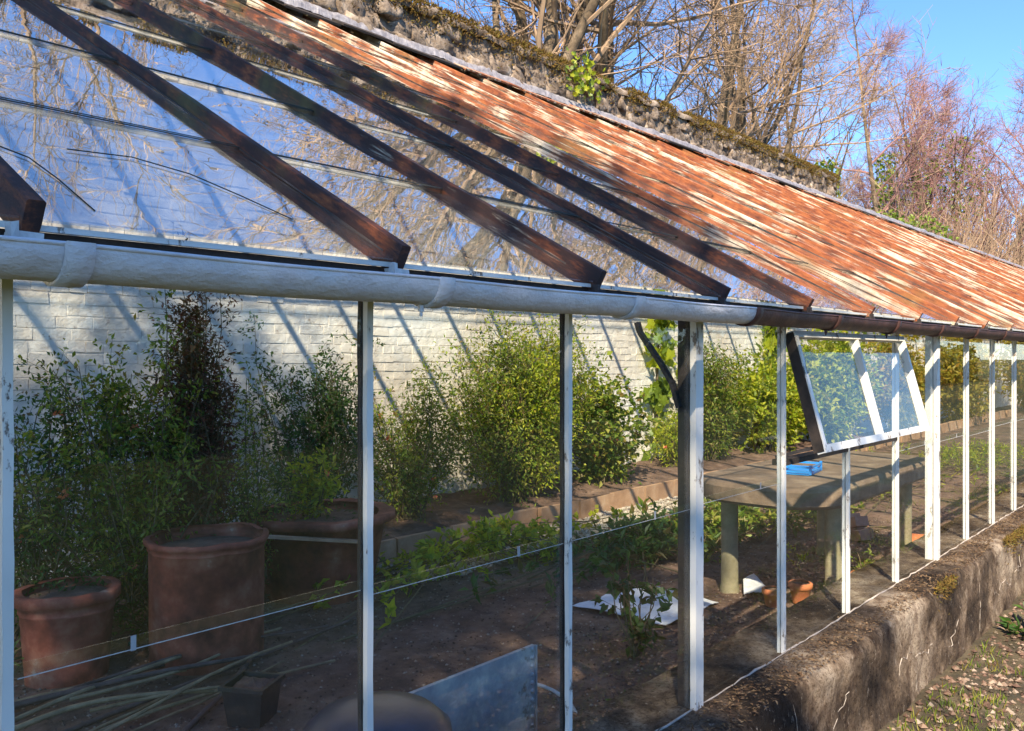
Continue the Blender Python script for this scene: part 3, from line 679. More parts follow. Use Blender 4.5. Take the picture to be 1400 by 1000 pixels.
    for s in (0, 1): pc('pane', (Wd * (.25 + .5 * s) , .002, -Lw / 2), (Wd / 2 - .03, .0022, Lw - .05), 'side_glass', 0)
    p = MB(); p.box((xa + Wd / 2, .012, 1.114), (Wd + .03, .045, .020)); part('window_sill', p, M['dark_wood'], t)
    p = MB(); p.bar((xa + .004, .03, 1.13), (xa + .012, -.115, 1.175), .006, .012); part('casement_stay', p, M['iron'], t)
    # lead flashing at the head
    xs = np.arange(-3, 31.5, .035); pr = [(-.09, 4.125), (-.082, 4.145), (-.078, 4.17), (-.065, 4.20), (-.02, 4.205)]
    fl = MB(); V = np.array([[[x, YW + y - .012 + .006 * math.sin(x * 140 * .5) + .014 * fbm((x * 3, y, z), 2), z + .022 * fbm((x, 0, 3), 3)] for (y, z) in pr] for x in xs]); m = len(pr)
    i = np.arange(len(xs) - 1)[:, None] * m; j = np.arange(m - 1)[None]
    fl.add(V.reshape(-1, 3), np.stack([i + j, i + m + j, i + m + j + 1, i + j + 1], -1).reshape(-1, 4)); part('flashing', fl, M['lead'], t, True)
    # cap boards along the top of the roof, uneven, some dark, some cream
    x = -2
    k = 0
    while x < 30:
        l = rng.uniform(.5, 1.0); b = MB(); u = 4.97 + rng.normal(0, .015)
        b.add((BOXV * [l / 2 - .01, .085, .008]) @ np.array(Matrix.Rotation(rng.normal(0, .012), 3, 'Z')).T @ ROT.T + rp(x + l / 2, u, .050 + .010 * (k % 2) + rng.normal(0, .004)), BOXF)
        dark = x < 5.4 or rng.random() < .25
        o = part('cap_board', b, M['dark_wood'] if dark else M['rust_far'], t); o['label'] = 'dark cap board' if dark else 'cream rusty cap board'; x += l; k += 1
    # far gable
    g = MB(); g.box((31.1, 2.2, 2.0), (.05, 4.4, 4.0)); part('end_wall', g, M['white_paint'], t)
    return t
greenhouse()

# ------------------------------------------------------------ things inside
def pot_mesh(r, h, rim=.12, taper=.8, th=.02, roll=1.06, band=True):
    rb = r * taper
    p = [(0.001, 0), (rb, 0), (rb * 1.01, h * .02)]
    if band: p += [(r * .955, h * (1 - rim * 1.9)), (r * .955 + .006, h * (1 - rim * 1.8)), (r * .975, h * (1 - rim * 1.7))]
    p += [(r * .975, h * (1 - rim)), (r * roll, h * (1 - rim) + .004), (r * roll, h - .006), (r * roll - .008, h), (r - th, h - .002), (r - th - .004, h * .9), (r * .8, h * .86), (.001, h * .88)]
    return p
def pot(name, label, loc, r, h, mat='terra', **k):
    t = thing(name, label, 'plant pot', loc); k2 = {a: b for a, b in k.items() if a in ('rim', 'taper', 'th', 'roll', 'band')}
    p = pot_mesh(r, h, **k2); b = MB().lathe(p[:-3], 56, wob=.008); v = b.v[0]; b.v[0] = v * np.array([[1 + .02 * fbm(q + np.array(loc), 6) / (1 + 4 * r)] * 2 + [1 + .02 * fbm(q * [1, 1, 0] + np.array(loc), 9)] for q in v]); part('body', b, M[mat], t, True, local=True)
    s = MB().lathe([(r - k2.get('th', .02) + .001, h * .90), (r * .6, h * .91), (.001, h * .93)], 24, wob=.01); part('soil', s, M['soil'], t, True, local=True)
    return t
pot('large_pot', 'large dark terracotta barrel pot with a raised band, behind the second pane from the left', (2.23, 2.57, .03), .275, .60, rim=.05, taper=.93, roll=1.03)
pot('broken_pot', 'smaller terracotta pot with a rolled, partly broken rim, left of the large barrel pot', (1.68, 2.80, .03), .20, .42, rim=.12, taper=.82, roll=1.10)
pot('wide_pot', 'very wide low terracotta bowl with a thick flat rim, behind the first white mullion', (3.25, 3.05, .03), .40, .52, rim=.09, taper=.75, roll=1.12, th=.05, band=False)
pot('small_pot', 'small orange terracotta pot standing in the open, under the stone table', (4.95, .79, .05), .062, .12, 'terra_bright', rim=.3, taper=.7, roll=1.12, th=.01, band=False)
pot('small_pot', 'small orange terracotta pot half hidden by the white mullion under the table', (4.74, .86, .05), .058, .115, 'terra_bright', rim=.3, taper=.7, roll=1.12, th=.01, band=False)
for i, (x, y, s, lab) in enumerate(((5.22, .55, 1.0, 'first orange pot of the row by the glass, nearest the camera'), (5.40, .58, 1.1, 'orange pot in the row by the glass, holding a green seedling'), (5.62, .60, .9, 'orange pot at the far end of the row by the glass'))):
    pot('small_pot', lab, (x, y, .05), .07 * s, .11 * s, 'terra_bright', rim=.3, taper=.75, roll=1.1, th=.01, band=False)
# bricks
t = thing('brick_pile', 'pile of pink broken bricks lying on soil behind the stone table', 'bricks', (7.05, 1.25, .05))
for k, (x, y, z, rz) in enumerate(((0, 0, .04, .3), (.24, .05, .04, .9), (.1, .16, .05, .1), (.12, .04, .115, .5), (-.2, -.1, .04, 1.2), (-.05, -.14, .04, .2), (-.08, -.06, .12, .9))):
    b = MB().box((0, 0, 0), (.22, .11, .075), jit=.004); link('brick', b.mesh('brick', M['pinkbrick']), t, (x, y, z), (0, .06 * k, rz))
t = thing('tray', 'orange plastic seed tray with a round white label, by the far thick mullion', 'tray', (6.62, .62, .05), .25)
b = MB(); b.box((0, 0, .01), (.36, .24, .012)); part('base', b, M['terra_bright'], t, local=True)
for (c, d) in (((0, -.12, .07), (.36, .012, .12)), ((0, .12, .07), (.36, .012, .12)), ((-.18, 0, .07), (.012, .228, .12)), ((.18, 0, .07), (.012, .228, .12))):
    b = MB().box(c, d); part('side', b, M['terra_bright'], t, local=True)
b = MB().lathe([(.001, -.002), (.034, -.002), (.034, .002), (.001, .002)], 20); o = part('round_label', b, M['paper'], t, local=True); o.rotation_euler = (R(90), 0, 0); o.location = (-.06, -.129, .075)

# stone table
t = thing('stone_table', 'long weathered stone slab table with a rounded end on stubby stone columns', 'stone table', (5.5, .86, .05))
def slab(x0, x1, y0, y1, z0, z1, r=.3):
    pts = []
    for (cx, cy, a0) in ((x1 - r, y1 - r, 0), (x0 + r, y1 - r, 90), (x0 + r, y0 + r, 180), (x1 - r, y0 + r, 270)):
        for q in range(9): a = R(a0 + q * 90 / 8); pts.append((cx + math.cos(a) * r, cy + math.sin(a) * r))
    pts = np.array(pts); n = len(pts); c = pts.mean(0); rings = []
    for (s, z) in ((.97, z0), (1.0, z0 + .02), (1.0, z1 - .025), (.985, z1 - .006), (.96, z1)):
        q = c + (pts - c) * s; rings.append(np.hstack([q + rng.normal(0, .003, q.shape), np.full((n, 1), z)]))
    mb = MB(); i = np.arange(4)[:, None] * n; j = np.arange(n)[None]; k = (j + 1) % n
    mb.add(np.vstack(rings), np.stack([i + j, i + k, i + n + k, i + n + j], -1).reshape(-1, 4)); mb.add(rings[-1], [list(range(n))]); mb.add(rings[0], [list(range(n))[::-1]]); return mb
part('table_top', slab(4.45, 6.6, .46, 1.30, .66, .78, .33), M['table'], t)
for (x, y) in ((4.86, 1.19), (5.02, .62), (6.23, .60), (6.25, 1.15)):
    b = MB().lathe([(.056, .0), (.058, .03), (.052, .06), (.050, .30), (.052, .56), (.060, .59), (.064, .615)], 20); o = part('leg', b, M['leg'], t, True, local=True); o.location = (x - 5.5, y - .86, 0)
# blue tray on it
t = thing('blue_crate', 'bright blue plastic crate lying on the stone table behind the open window', 'crate', (5.12, .86, .781), .15)
b = MB().box((0, 0, .006), (.26, .18, .008)); part('base', b, M['blue'], t, local=True)
for s in (-1, 1):
    for z in (.02, .048): b = MB().box((0, s * .092, z), (.27, .007, .012)); part('side_slat', b, M['blue'], t, local=True)
    for z in (.02, .048): b = MB().box((s * .133, 0, z), (.007, .176, .012)); part('side_slat', b, M['blue'], t, local=True)
    for s2 in (-1, 1): b = MB().box((s * .131, s2 * .09, .034), (.013, .013, .056)); part('corner_post', b, M['blue'], t, local=True)
# white sheets
def crumple(name, label, pts, mat='paper', cat='sheet'):
    p = np.array(pts, float); n = 12; u = np.linspace(0, 1, n); V = []
    for a in u:
        for b in u: q = (p[0] * (1 - a) + p[1] * a) * (1 - b) + (p[3] * (1 - a) + p[2] * a) * b; q = q + [0, 0, .012 * fbm(q * 9 + 3, 1) + .012]; V.append(q)
    V = np.array(V); i = np.arange(n - 1)[:, None] * n; j = np.arange(n - 1)[None]; f = np.stack([i + j, i + n + j, i + n + j + 1, i + j + 1], -1).reshape(-1, 4)
    o = link(name, MB().add(V, f).add(V + [0, 0, -.003], f[:, ::-1]).mesh(name, M[mat], True)); tag(o, label, cat); return o
crumple('paper_sheet', 'large crumpled white sheet lying on the soil behind dark plant stems', [(3.96, 1.70, .07), (4.0, 1.12, .07), (4.55, 1.10, .07), (4.62, 1.62, .07)])
crumple('paper_sheet', 'small white triangular sheet on the soil beyond the thick mullion', [(4.72, 1.03, .09), (4.95, .98, .08), (5.08, 1.14, .13), (4.98, 1.16, .11)])
# galvanised panel, drum, black pot
t = thing('metal_tank', 'grey galvanised metal tank with a riveted corner, just inside the glass', 'metal tank', (1.8, .80, .05))
x0, x1, y0, y1, zt = 1.42, 2.43, .72, .735, .45
b = MB()
b.add([[x0, y0, .05], [x1, y0, .05], [x1, y0, zt], [x0, y0, zt], [x0, y1, .05], [x1, y1, .05], [x1, y1, zt], [x0, y1, zt]], [[0, 1, 2, 3], [5, 4, 7, 6], [1, 5, 6, 2], [4, 0, 3, 7], [3, 2, 6, 7]]); part('body', b, M['zinc'], t)
for k in range(13): b = MB().lathe([(.009, 0), (.008, .003), (.004, .006), (.0005, .007)], 10); o = part('rivet', b, M['zinc'], t, True, local=True); o.location = (x1 - .018 - 1.8, y0 - .80, .03 + k * .03); o.rotation_euler = (R(90), 0, 0)
b = MB().box((x1 + .0, y0 - .003, .25), (.006, .008, .40)); part('corner_seam', b, M['zinc'], t)
t = thing('drum', 'dark blue grey barrel with a domed lid in front of the galvanised tank', 'barrel', (1.50, .49, .12))
b = MB().lathe([(.17, 0), (.19, .02), (.205, .15), (.205, .27), (.20, .31), (.197, .315), (.203, .33), (.19, .40), (.15, .435), (.08, .45), (.001, .452)], 40); part('body', b, M['drum'], t, True, local=True)
b = MB().tube([(.207 * math.cos(a), .207 * math.sin(a), .25) for a in np.linspace(0, 6.283, 33)], .006, 6); part('hoop', b, M['drum'], t, True, local=True)
t = thing('black_pot', 'square black plastic pot full of dry soil on the ground among the canes', 'plant pot', (1.93, 1.73, .05), .5)
b = MB(); s0, s1, hh = .065, .085, .17
def ringq(s, z): return [[-s, -s, z], [s, -s, z], [s, s, z], [-s, s, z]]
b.add(ringq(s0, 0) + ringq(s1, hh) + ringq(s1 + .008, hh) + ringq(s1 + .008, hh - .015) + ringq(s1 - .006, hh), [[0, 1, 5, 4], [1, 2, 6, 5], [2, 3, 7, 6], [3, 0, 4, 7]] + [[12 + a, 12 + (a + 1) % 4, 8 + (a + 1) % 4, 8 + a] for a in range(4)] + [[8 + a, 8 + (a + 1) % 4, 16 + (a + 1) % 4, 16 + a] for a in range(4)]); part('body', b, M['blackpl'], t, local=True)
q = np.linspace(-1, 1, 9); V = [[a * (s1 - .006), c * (s1 - .006), hh - .02 + .03 * (1 - max(abs(a), abs(c))) + rng.normal(0, .003)] for a in q for c in q]; i = np.arange(8)[:, None] * 9; j = np.arange(8)[None]
part('soil', MB().add(V, np.stack([i + j, i + 9 + j, i + 10 + j, i + j + 1], -1).reshape(-1, 4)), M['soil'], t, local=True)
# garden canes and prunings
cl = ['dry garden cane lying in the heap along the left of the floor', ]
canes = [((1.30, 2.15), (3.0, 2.42), .011, 'longest pale cane, lying across the heap towards the wide bowl'), ((1.2, 2.0), (2.5, 1.95), .009, None), ((1.1, 2.3), (2.6, 2.5), .010, None), ((1.25, 2.5), (2.3, 2.2), .013, None),
         ((1.5, 2.35), (2.2, 2.35), .009, None), ((1.3, 1.85), (2.45, 2.2), .008, None), ((1.6, 1.75), (2.4, 2.4), .013, 'thick crooked branch crossing the canes beside the black pot'), ((1.2, 2.6), (2.0, 2.35), .011, None), ((1.1, 1.95), (2.2, 2.25), .007, None), ((1.4, 2.45), (2.75, 2.32), .008, None), ((1.15, 2.2), (1.9, 1.95), .012, None),
         ((1.5, 2.15), (2.05, 1.88), .008, None), ((1.3, 2.55), (2.2, 2.5), .012, None), ((1.45, 1.95), (2.35, 2.12), .006, None)]
for k, (a, b_, r, lb) in enumerate(canes):
    n = 9; bow = rng.normal(0, .03, 3); pts = []
    for q in range(n):
        f = q / (n - 1); pts.append((a[0] * (1 - f) + b_[0] * f + bow[0] * math.sin(f * 3.14) + rng.normal(0, .004), a[1] * (1 - f) + b_[1] * f + bow[1] * math.sin(f * 3.14) + rng.normal(0, .004), .065 + .012 * (k % 6) + .02 * f + abs(bow[2]) * math.sin(f * 3.14)))
    o = link('cane', MB().tube(pts, np.linspace(r, r * .7, n), 7).mesh('cane', M['cane'] if k % 3 else M['twigwood'], True)); tag(o, lb or ('pale dry cane in the untidy heap on the floor at the left' if k % 3 else 'dark bare pruning in the untidy heap on the floor at the left'), 'cane', 'pale canes heaped on the floor' if k % 3 else 'dark prunings heaped on the floor')
o = link('hose', MB().tube([(2.6 + .28 * math.cos(a) + .02 * a, .95 + .22 * math.sin(a), .08 + .02 * a / 6 + .05 * math.sin(a)) for a in np.linspace(-1.4, 3.0, 26)], .008, 8).mesh('hose', M['zinc'], True)); tag(o, 'thin grey hose curling on the soil to the right of the metal tank', 'hose')
# wooden lath over the wide pot
o = link('lath', MB().bar((2.75, 2.85, .50), (3.2, 2.55, .44), .04, .015).mesh('lath', M['edge'])); tag(o, 'thin wooden lath leaning against the big terracotta pots', 'wooden lath')
# bed edging
t = thing('bed_edging', 'row of pale terracotta edging boards holding the bed at the foot of the wall', 'bed edging', (3.6, 3.32, .05))
x = 3.55; k = 0
while x < 24:
    l = rng.uniform(.50, .62); b = MB().box((x + l / 2, 3.33 + rng.normal(0, .012), .13), (l - .015, .035, .17), jit=.004); part('edging_board', b, M['edge'], t); x += l
mb_ = MB(); xs = np.arange(3.6, 13, .08); ys = np.arange(3.36, 4.40, .06)
V = np.array([[x, y, .17 + .06 * (y - 3.36) + .03 * fbm((x, y, 0), 4)] for x in xs for y in ys]); i = np.arange(len(xs) - 1)[:, None] * len(ys); j = np.arange(len(ys) - 1)[None]
struct('flower_bed', MB().add(V, np.stack([i + j, i + len(ys) + j, i + len(ys) + j + 1, i + j + 1], -1).reshape(-1, 4)), M['soil'], smooth=True)
# gravel
def pebbles(name, mat, n, x0, x1, y0, y1, s0, s1, zf):
    P = np.stack([rng.uniform(x0, x1, n), rng.uniform(y0, y1, n)], -1); z = np.array([zf(a, b) for a, b in P]); s = rng.uniform(s0, s1, n)
    base = np.array([[1, 0, 0], [-1, 0, 0], [0, 1, 0], [0, -1, 0], [0, 0, .7], [0, 0, -.7]], float); F = np.array([[0, 2, 4], [2, 1, 4], [1, 3, 4], [3, 0, 4], [2, 0, 5], [1, 2, 5], [3, 1, 5], [0, 3, 5]])
    V = base[None] * s[:, None, None] * rng.uniform(.6, 1.3, (n, 6, 1)); a = rng.uniform(0, 6.28, n); c_, s_ = np.cos(a), np.sin(a)
    X = V[..., 0] * c_[:, None] - V[..., 1] * s_[:, None]; Y = V[..., 0] * s_[:, None] + V[..., 1] * c_[:, None]
    V = np.stack([X + P[:, 0][:, None], Y + P[:, 1][:, None], V[..., 2] + z[:, None] + s[:, None] * .2], -1); b = (np.arange(n) * 6)[:, None, None]
    return struct(name, MB().add(V.reshape(-1, 3), (b + F[None]).reshape(-1, 3)), mat, 'stuff')
pebbles('gravel', M['gravel'], 14000, 3.8, 13, 2.75, 3.32, .008, .02, fz)
pebbles('soil_crumbs', M['soil_clod'], 16000, 1.2, 8, .3, 3.3, .003, .010, fz)
pebbles('garden_stones', M['gravel_brown'], 6000, 2.5, 9, -1.4, -.2, .003, .012, gz)
pebbles('garden_clods', M['soil_clod'], 9000, 2.5, 9, -1.4, -.2, .004, .018, gz)
L = MB(); n = 2600; x = rng.uniform(2.5, 9, n); y = rng.uniform(-1.3, -.2, n); z = np.array([gz(a, b) for a, b in zip(x, y)])
leaves(L, np.stack([x, y, z], -1), rnd(n) * [1, 1, .4] + [0, 0, .1], rnd(n, .5) + [0, 0, 1], rng.uniform(.008, .028, n), rng.uniform(.003, .009, n)); struct('fallen_leaves', L, M['litter'], 'stuff')
L = MB(); n = 16000; x = rng.uniform(2.5, 11, n); y = rng.uniform(-1.4, -.22, n); k = np.array([fbm((a, b, 7), 1.6) for a, b in zip(x, y)]) > .0; x, y = x[k], y[k]; n = len(x); z = np.array([gz(a, b) for a, b in zip(x, y)])
leaves(L, np.stack([x, y, z - .003], -1), rnd(n, .4) + [0, 0, 1], rnd(n), rng.uniform(.02, .06, n), .005); struct('grass', L, G['mid'], 'stuff')

# ------------------------------------------------------------ plants inside
shrub('potted_shrub', 'tall russet brown conical shrub rising above the large barrel pot', 'shrub', (2.42, 3.0, .3), .75, .6, 1.42, 40, 14000, .030, G['red'], cone=.7, spread=.06)
shrub('potted_shrub', 'mixed mid green bushy shrub with orange flowers left of the russet one', 'shrub', (2.05, 2.95, .30), 1.3, .8, 1.15, 40, 9500, .036, G['mid'], spread=.07, flowers=7)
shrub('potted_shrub', 'airy dark leaved shrub with coral flower sprays at the far left pane', 'shrub', (1.66, 3.1, .30), .7, .6, 1.18, 18, 2600, .032, G['dark'], spread=.09, flowers=9)
shrub('potted_shrub', 'dark green low shrub filling the shade behind the two left pots', 'shrub', (2.2, 3.25, .05), 2.6, .8, .85, 60, 9000, .040, G['dark'], spread=.09, base=1)
shrub('potted_shrub', 'thin straggly green shrub to the right of the russet one', 'shrub', (2.85, 3.1, .2), .7, .5, 1.02, 16, 2600, .03, G['mid'], spread=.08)
shrub('potted_shrub', 'dark evergreen shrub seen against the wall left of the first mullion', 'shrub', (3.75, 3.8, .15), 1.25, .7, 1.30, 44, 11000, .036, G['dark'], spread=.08)
shrub('bright_seedling', 'small fresh yellow green plant with a coral flower above the wide bowl', 'plant', (3.25, 3.1, .50), .42, .4, .36, 12, 900, .045, G['lime'], spread=.05, flowers=2)
shrub('bed_shrub', 'loose olive green rose bush behind the second pane, left of the big bush', 'shrub', (4.75, 3.85, .17), 1.4, .7, 1.08, 44, 7500, .038, G['mid'], spread=.12, flowers=5)
shrub('bed_shrub', 'large bright green bush in the middle of the wall bed behind the second mullion', 'shrub', (5.95, 3.85, .17), 2.0, .9, 1.46, 80, 20000, .042, G['mid'], spread=.15, flowers=3)
shrub('bed_shrub', 'sunlit yellow green top growth woven through the large middle bush', 'shrub', (6.15, 3.75, .3), 1.5, .7, 1.36, 50, 13000, .040, G['lime'], spread=.15)
shrub('bed_shrub', 'round leaved bush beside the middle bush, with red flowers', 'shrub', (7.35, 3.85, .17), 1.4, .7, 1.0, 34, 4200, .065, G['mid'], lw=.75, spread=.13, flowers=4)
shrub('bed_shrub', 'low russet green plant with coral flowers at the foot of the vine', 'shrub', (8.9, 3.95, .17), .9, .5, .55, 20, 2500, .045, G['lime'], spread=.08, flowers=5)
shrub('bed_shrub', 'fresh green feathery bush just right of the thick white mullion', 'shrub', (9.9, 3.95, .17), 1.5, .7, 1.3, 44, 12000, .048, G['mid'], spread=.1)
shrub('bed_shrub', 'yellow green broad leaved bush left of the open window', 'shrub', (11.2, 3.85, .17), 2.2, .8, 1.15, 50, 9500, .078, G['lime'], lw=.6, spread=.12)
shrub('bed_shrub', 'big glossy yellow green bush seen through the open window', 'shrub', (13.4, 3.75, .17), 2.8, 1.0, 1.55, 60, 13000, .10, G['lime'], lw=.5, spread=.14)
shrub('bed_shrub', 'golden leaved bush beyond the open window', 'shrub', (16.2, 3.7, .17), 2.4, 1.0, 1.35, 40, 6500, .10, G['gold'], lw=.5, spread=.15)
shrub('bed_shrub', 'golden yellow bush far along the bed near the right edge', 'shrub', (20.0, 3.6, .17), 3.6, 1.2, 1.7, 50, 7000, .12, G['gold'], lw=.5, spread=.18)
shrub('bed_shrub', 'tall orange gold climber bush closing the far end of the greenhouse', 'shrub', (25.5, 3.2, .17), 5, 2, 2.0, 60, 7000, .14, G['gold'], lw=.5, spread=.2)
shrub('low_plants', 'broken band of low leafy plants along the gravel in front of the edging', 'ground plants', (4.4, 2.75, .05), 1.5, .35, .24, 34, 1900, .06, G['lime'], base=2.6, lw=.6, spread=.05)
shrub('low_plants', 'dark strap leaved plants left of the stone table leg', 'ground plants', (5.2, 2.1, .05), 1.5, .5, .24, 34, 1800, .08, G['dark'], base=2.6, spread=.06)
shrub('low_plants', 'bright green leafy clump growing under the near end of the stone table', 'ground plants', (6.1, 2.0, .05), 1.2, .6, .30, 30, 1700, .075, G['mid'], base=2.2, spread=.06)
shrub('low_plants', 'green weeds behind the table columns', 'ground plants', (7.0, 1.7, .05), 1.6, .5, .22, 26, 1300, .07, G['mid'], base=2.4, spread=.05)
shrub('low_plants', 'scattered weeds on the sunny soil beyond the far mullions', 'ground plants', (9.5, 2.0, .05), 2.6, .9, .18, 60, 2400, .06, G['mid'], base=2.4, spread=.05)
shrub('low_plants', 'pale grass tufts on the soil between the far mullions and the bed edging', 'ground plants', (12.5, 1.6, .05), 4.0, 1.4, .22, 90, 3000, .07, G['lime'], lw=.2, base=2.4, spread=.05)
shrub('dark_stemmed_plant', 'dark leggy plant in front of the white sheet', 'plant', (3.55, 1.02, .05), .42, .3, .44, 11, 260, .06, G['dark'], lw=.7, spread=.05)
shrub('weed', 'low dark weed just inside the glass right of the metal tank', 'weed', (2.75, .45, .06), .5, .3, .16, 16, 420, .05, G['dark'], spread=.04)
shrub('seedling', 'small green seedling in the middle orange pot by the glass', 'seedling', (5.40, .58, .15), .22, .18, .15, 8, 220, .03, G['mid'], spread=.03)
shrub('yellow_seedling', 'tiny yellow green seedling on the soil beside the table column', 'seedling', (5.55, 1.05, .05), .1, .1, .12, 5, 40, .035, G['lime'], spread=.03)
shrub('outside_weed', 'broad leaved green weed at the right edge outside the wall', 'weed', (5.85, -.42, .03), .34, .26, .15, 14, 260, .09, G['mid'], lw=.45, spread=.05)
shrub('outside_weed', 'leafy weed on the bare soil nearer the foot of the wall', 'weed', (5.05, -.36, .03), .28, .2, .10, 12, 200, .07, G['dark'], lw=.45, spread=.04)
shrub('outside_weed', 'small weed at the wall foot farther along, under the mossy ledge', 'weed', (6.7, -.35, .03), .4, .25, .17, 14, 300, .08, G['mid'], lw=.4, spread=.05)

# vines on the wall: leaves are parts
def lobed_leaf(mat, seed):
    rg = np.random.default_rng(seed); pts = [(0, 0)]; 
    for a, r in ((-150, .32), (-120, .62), (-85, .50), (-60, .85), (-30, .62), (0, 1.0), (30, .62), (60, .85), (85, .5), (120, .62), (150, .32)): pts.append((math.sin(R(a)) * r, .35 + math.cos(R(a)) * r * .8))
    V = [[x * (1 + rg.normal(0, .05)), y, -.12 * x * x + rg.normal(0, .03)] for x, y in pts]; V.append([0, .4, .05]); n = 12
    return MB().add(V, [[12, a, (a + 1) % n] for a in range(n)]).mesh('leaf', mat)
LV = [lobed_leaf(G['lime'], 1), lobed_leaf(G['ivy'], 2), lobed_leaf(G['mid'], 3)]
def vine(label, x, z0, z1, n, size, y=YW - .03, wid=.16, mats=(0, 1, 2), clumps=None):
    t = thing('vine', label, 'vine', (x, y, z0)); s = MB(); pts = [(x + .05 * fbm((x, 0, q), 2), y - .02, q) for q in np.linspace(z0, z1, 14)]; s.tube(pts, np.linspace(.02, .008, 14), 7); 
    for k in range(5):
        a = pts[rng.integers(2, 13)]; s.tube([a, (a[0] + rng.normal(0, .15), y - .03, a[2] + .12), (a[0] + rng.normal(0, .22), y - .03, a[2] + .25)], [.007, .005, .003], 5)
    part('stem', s, M['bark'], t, True)
    for k in range(n):
        zz = rng.uniform(z0 + .1, z1) if clumps is None else clumps[k % len(clumps)] + rng.normal(0, .10)
        o = link('leaf', LV[mats[k % len(mats)]], t, (rng.normal(0, wid), -.04 - abs(rng.normal(0, .06)), zz - z0), (R(rng.uniform(50, 120)) , rng.normal(0, .5), rng.uniform(-.9, .9) + (3.14 if rng.random() < .6 else 0)))
        k2 = size * rng.uniform(.6, 1.2); o.scale = (k2, k2, k2)
    return t
vine('leafy vine with bare brown stem on the white wall left of the thick mullion', 9.25, .2, 2.9, 170, .12, clumps=(1.9, 1.75, 1.6, 1.35, 1.05, .95, .6, .45, 2.3))
vine('yellow green vine climbing the white wall just left of the open window', 12.4, .2, 2.9, 150, .15, clumps=(1.9, 1.7, 1.5, 1.2, 1.0, .8, 2.4))
vine('thin vine high on the white wall beyond the open window', 17.5, .4, 2.6, 70, .12, wid=.4, clumps=(1.8, 1.6, 1.9, 1.4))
# ivy hanging over the wall top
t = thing('ivy', 'bright green ivy tuft hanging over the mossy wall top above the roof', 'ivy', (7.6, YW - .06, 4.5)); s = MB()
for k in range(7): s.tube([(7.6 + rng.normal(0, .1), YW + .02, 4.55), (7.6 + rng.normal(0, .15), YW - .06, 4.45), (7.62 + rng.normal(0, .2), YW - .08, 4.25 + rng.uniform(0, .2))], [.006, .005, .003], 5)
part('stem', s, M['stem'], t)
for k in range(130):
    o = link('leaf', LV[k % 2], t, (rng.normal(0, .16), -.05 - abs(rng.normal(0, .05)), rng.uniform(-.28, .14) * (1) + rng.normal(0, .03)), (R(rng.uniform(40, 120)), rng.normal(0, .5), rng.uniform(-1, 1) + 3.1)); k2 = .045 * rng.uniform(.7, 1.3); o.scale = (k2, k2, k2)

# ------------------------------------------------------------ trees and scrub behind the wall
TA = tree_meshes(11, 15, .23, 12, (.1, 0), first=.2, forks=3, lenk=.42, fine=.8)
TB = tree_meshes(12, 17, .22, 14, (0, .02), first=.22, forks=1, lenk=.34)
TC = tree_meshes(13, 15, .2, 13, (.05, 0), first=.2, forks=2, lenk=.36, fine=.8)
TP = tree_meshes(14, 11, .28, 13, (0, 0), twm=M['twig_purple'], first=.16, forks=3, lenk=.5, upw=.9)
TS = tree_meshes(15, 18, .17, 16, (0, 0), twm=M['twig_purple'], first=.3, forks=0, lenk=.22)
def tree(meshes, loc, rz, sc, label, name='bare_tree', group='bare trees behind the wall'):
    t = thing(name, label, 'tree', loc, rz, group); t.scale = (sc,) * 3
    link('trunk', meshes[0], t); link('branches', meshes[1], t); return t
trees = [(TA, (14.0, 8.0), 2.2, 1.0, 'big mossy forked bare tree with leaning limbs just behind the wall, left of centre'),
         (TC, (9.6, 7.6), .4, 1.0, 'bare tree behind the wall at the top left, left of the ivy tuft'),
         (TA, (18.4, 9.0), 4.4, .95, 'spreading bare tree with dense brown twigs behind the middle of the wall'),
         (TB, (23.8, 9.5), 1.0, 1.0, 'tall pale trunked bare tree over the end of the mossy wall top'),
         (TC, (26.8, 9.0), 2.6, 1.0, 'bare tree with steeply rising limbs right of the end of the stone wall top'),
         (TS, (34.0, 9.5), 0, .95, 'slim straight tree with purple twigs at the edge of the open sky'),
         (TC, (12.4, 9.6), 5.1, 1.1, 'finely twigged bare tree filling the gap left of the leaning limbs'),
         (TC, (31.0, 12.5), .9, .9, 'farther slender bare tree left of the slim straight one'),
         (TA, (21.5, 14.0), 1.3, .9, 'forked bare tree in the second row, seen through the dense brown twigs'),
         (TP, (40, 9), .2, 1.12, 'broad purple crowned beech standing against the open blue sky'),
         (TP, (53, 9.5), 1.9, 1.42, 'reddish purple beech at the right edge of the picture'),
         (TP, (38.5, 12.5), 3.0, .9, 'smaller purple twigged tree beside the slim straight one'),
         (TP, (62, 14), 4.0, 1.35, 'farthest purple crown at the right, behind the edge beech'),
         (TB, (5.5, 12.0), 2.0, 1.0, 'bare tree mirrored in the near roof glass, nearer of the two'),
         (TC, (8.0, 14.0), 3.1, 1.1, 'bare tree mirrored in the near roof glass, farther of the two')]
for (m, (x, y), rz, sc, lb) in trees: tree(m, (x, y, 0), rz, sc, lb)
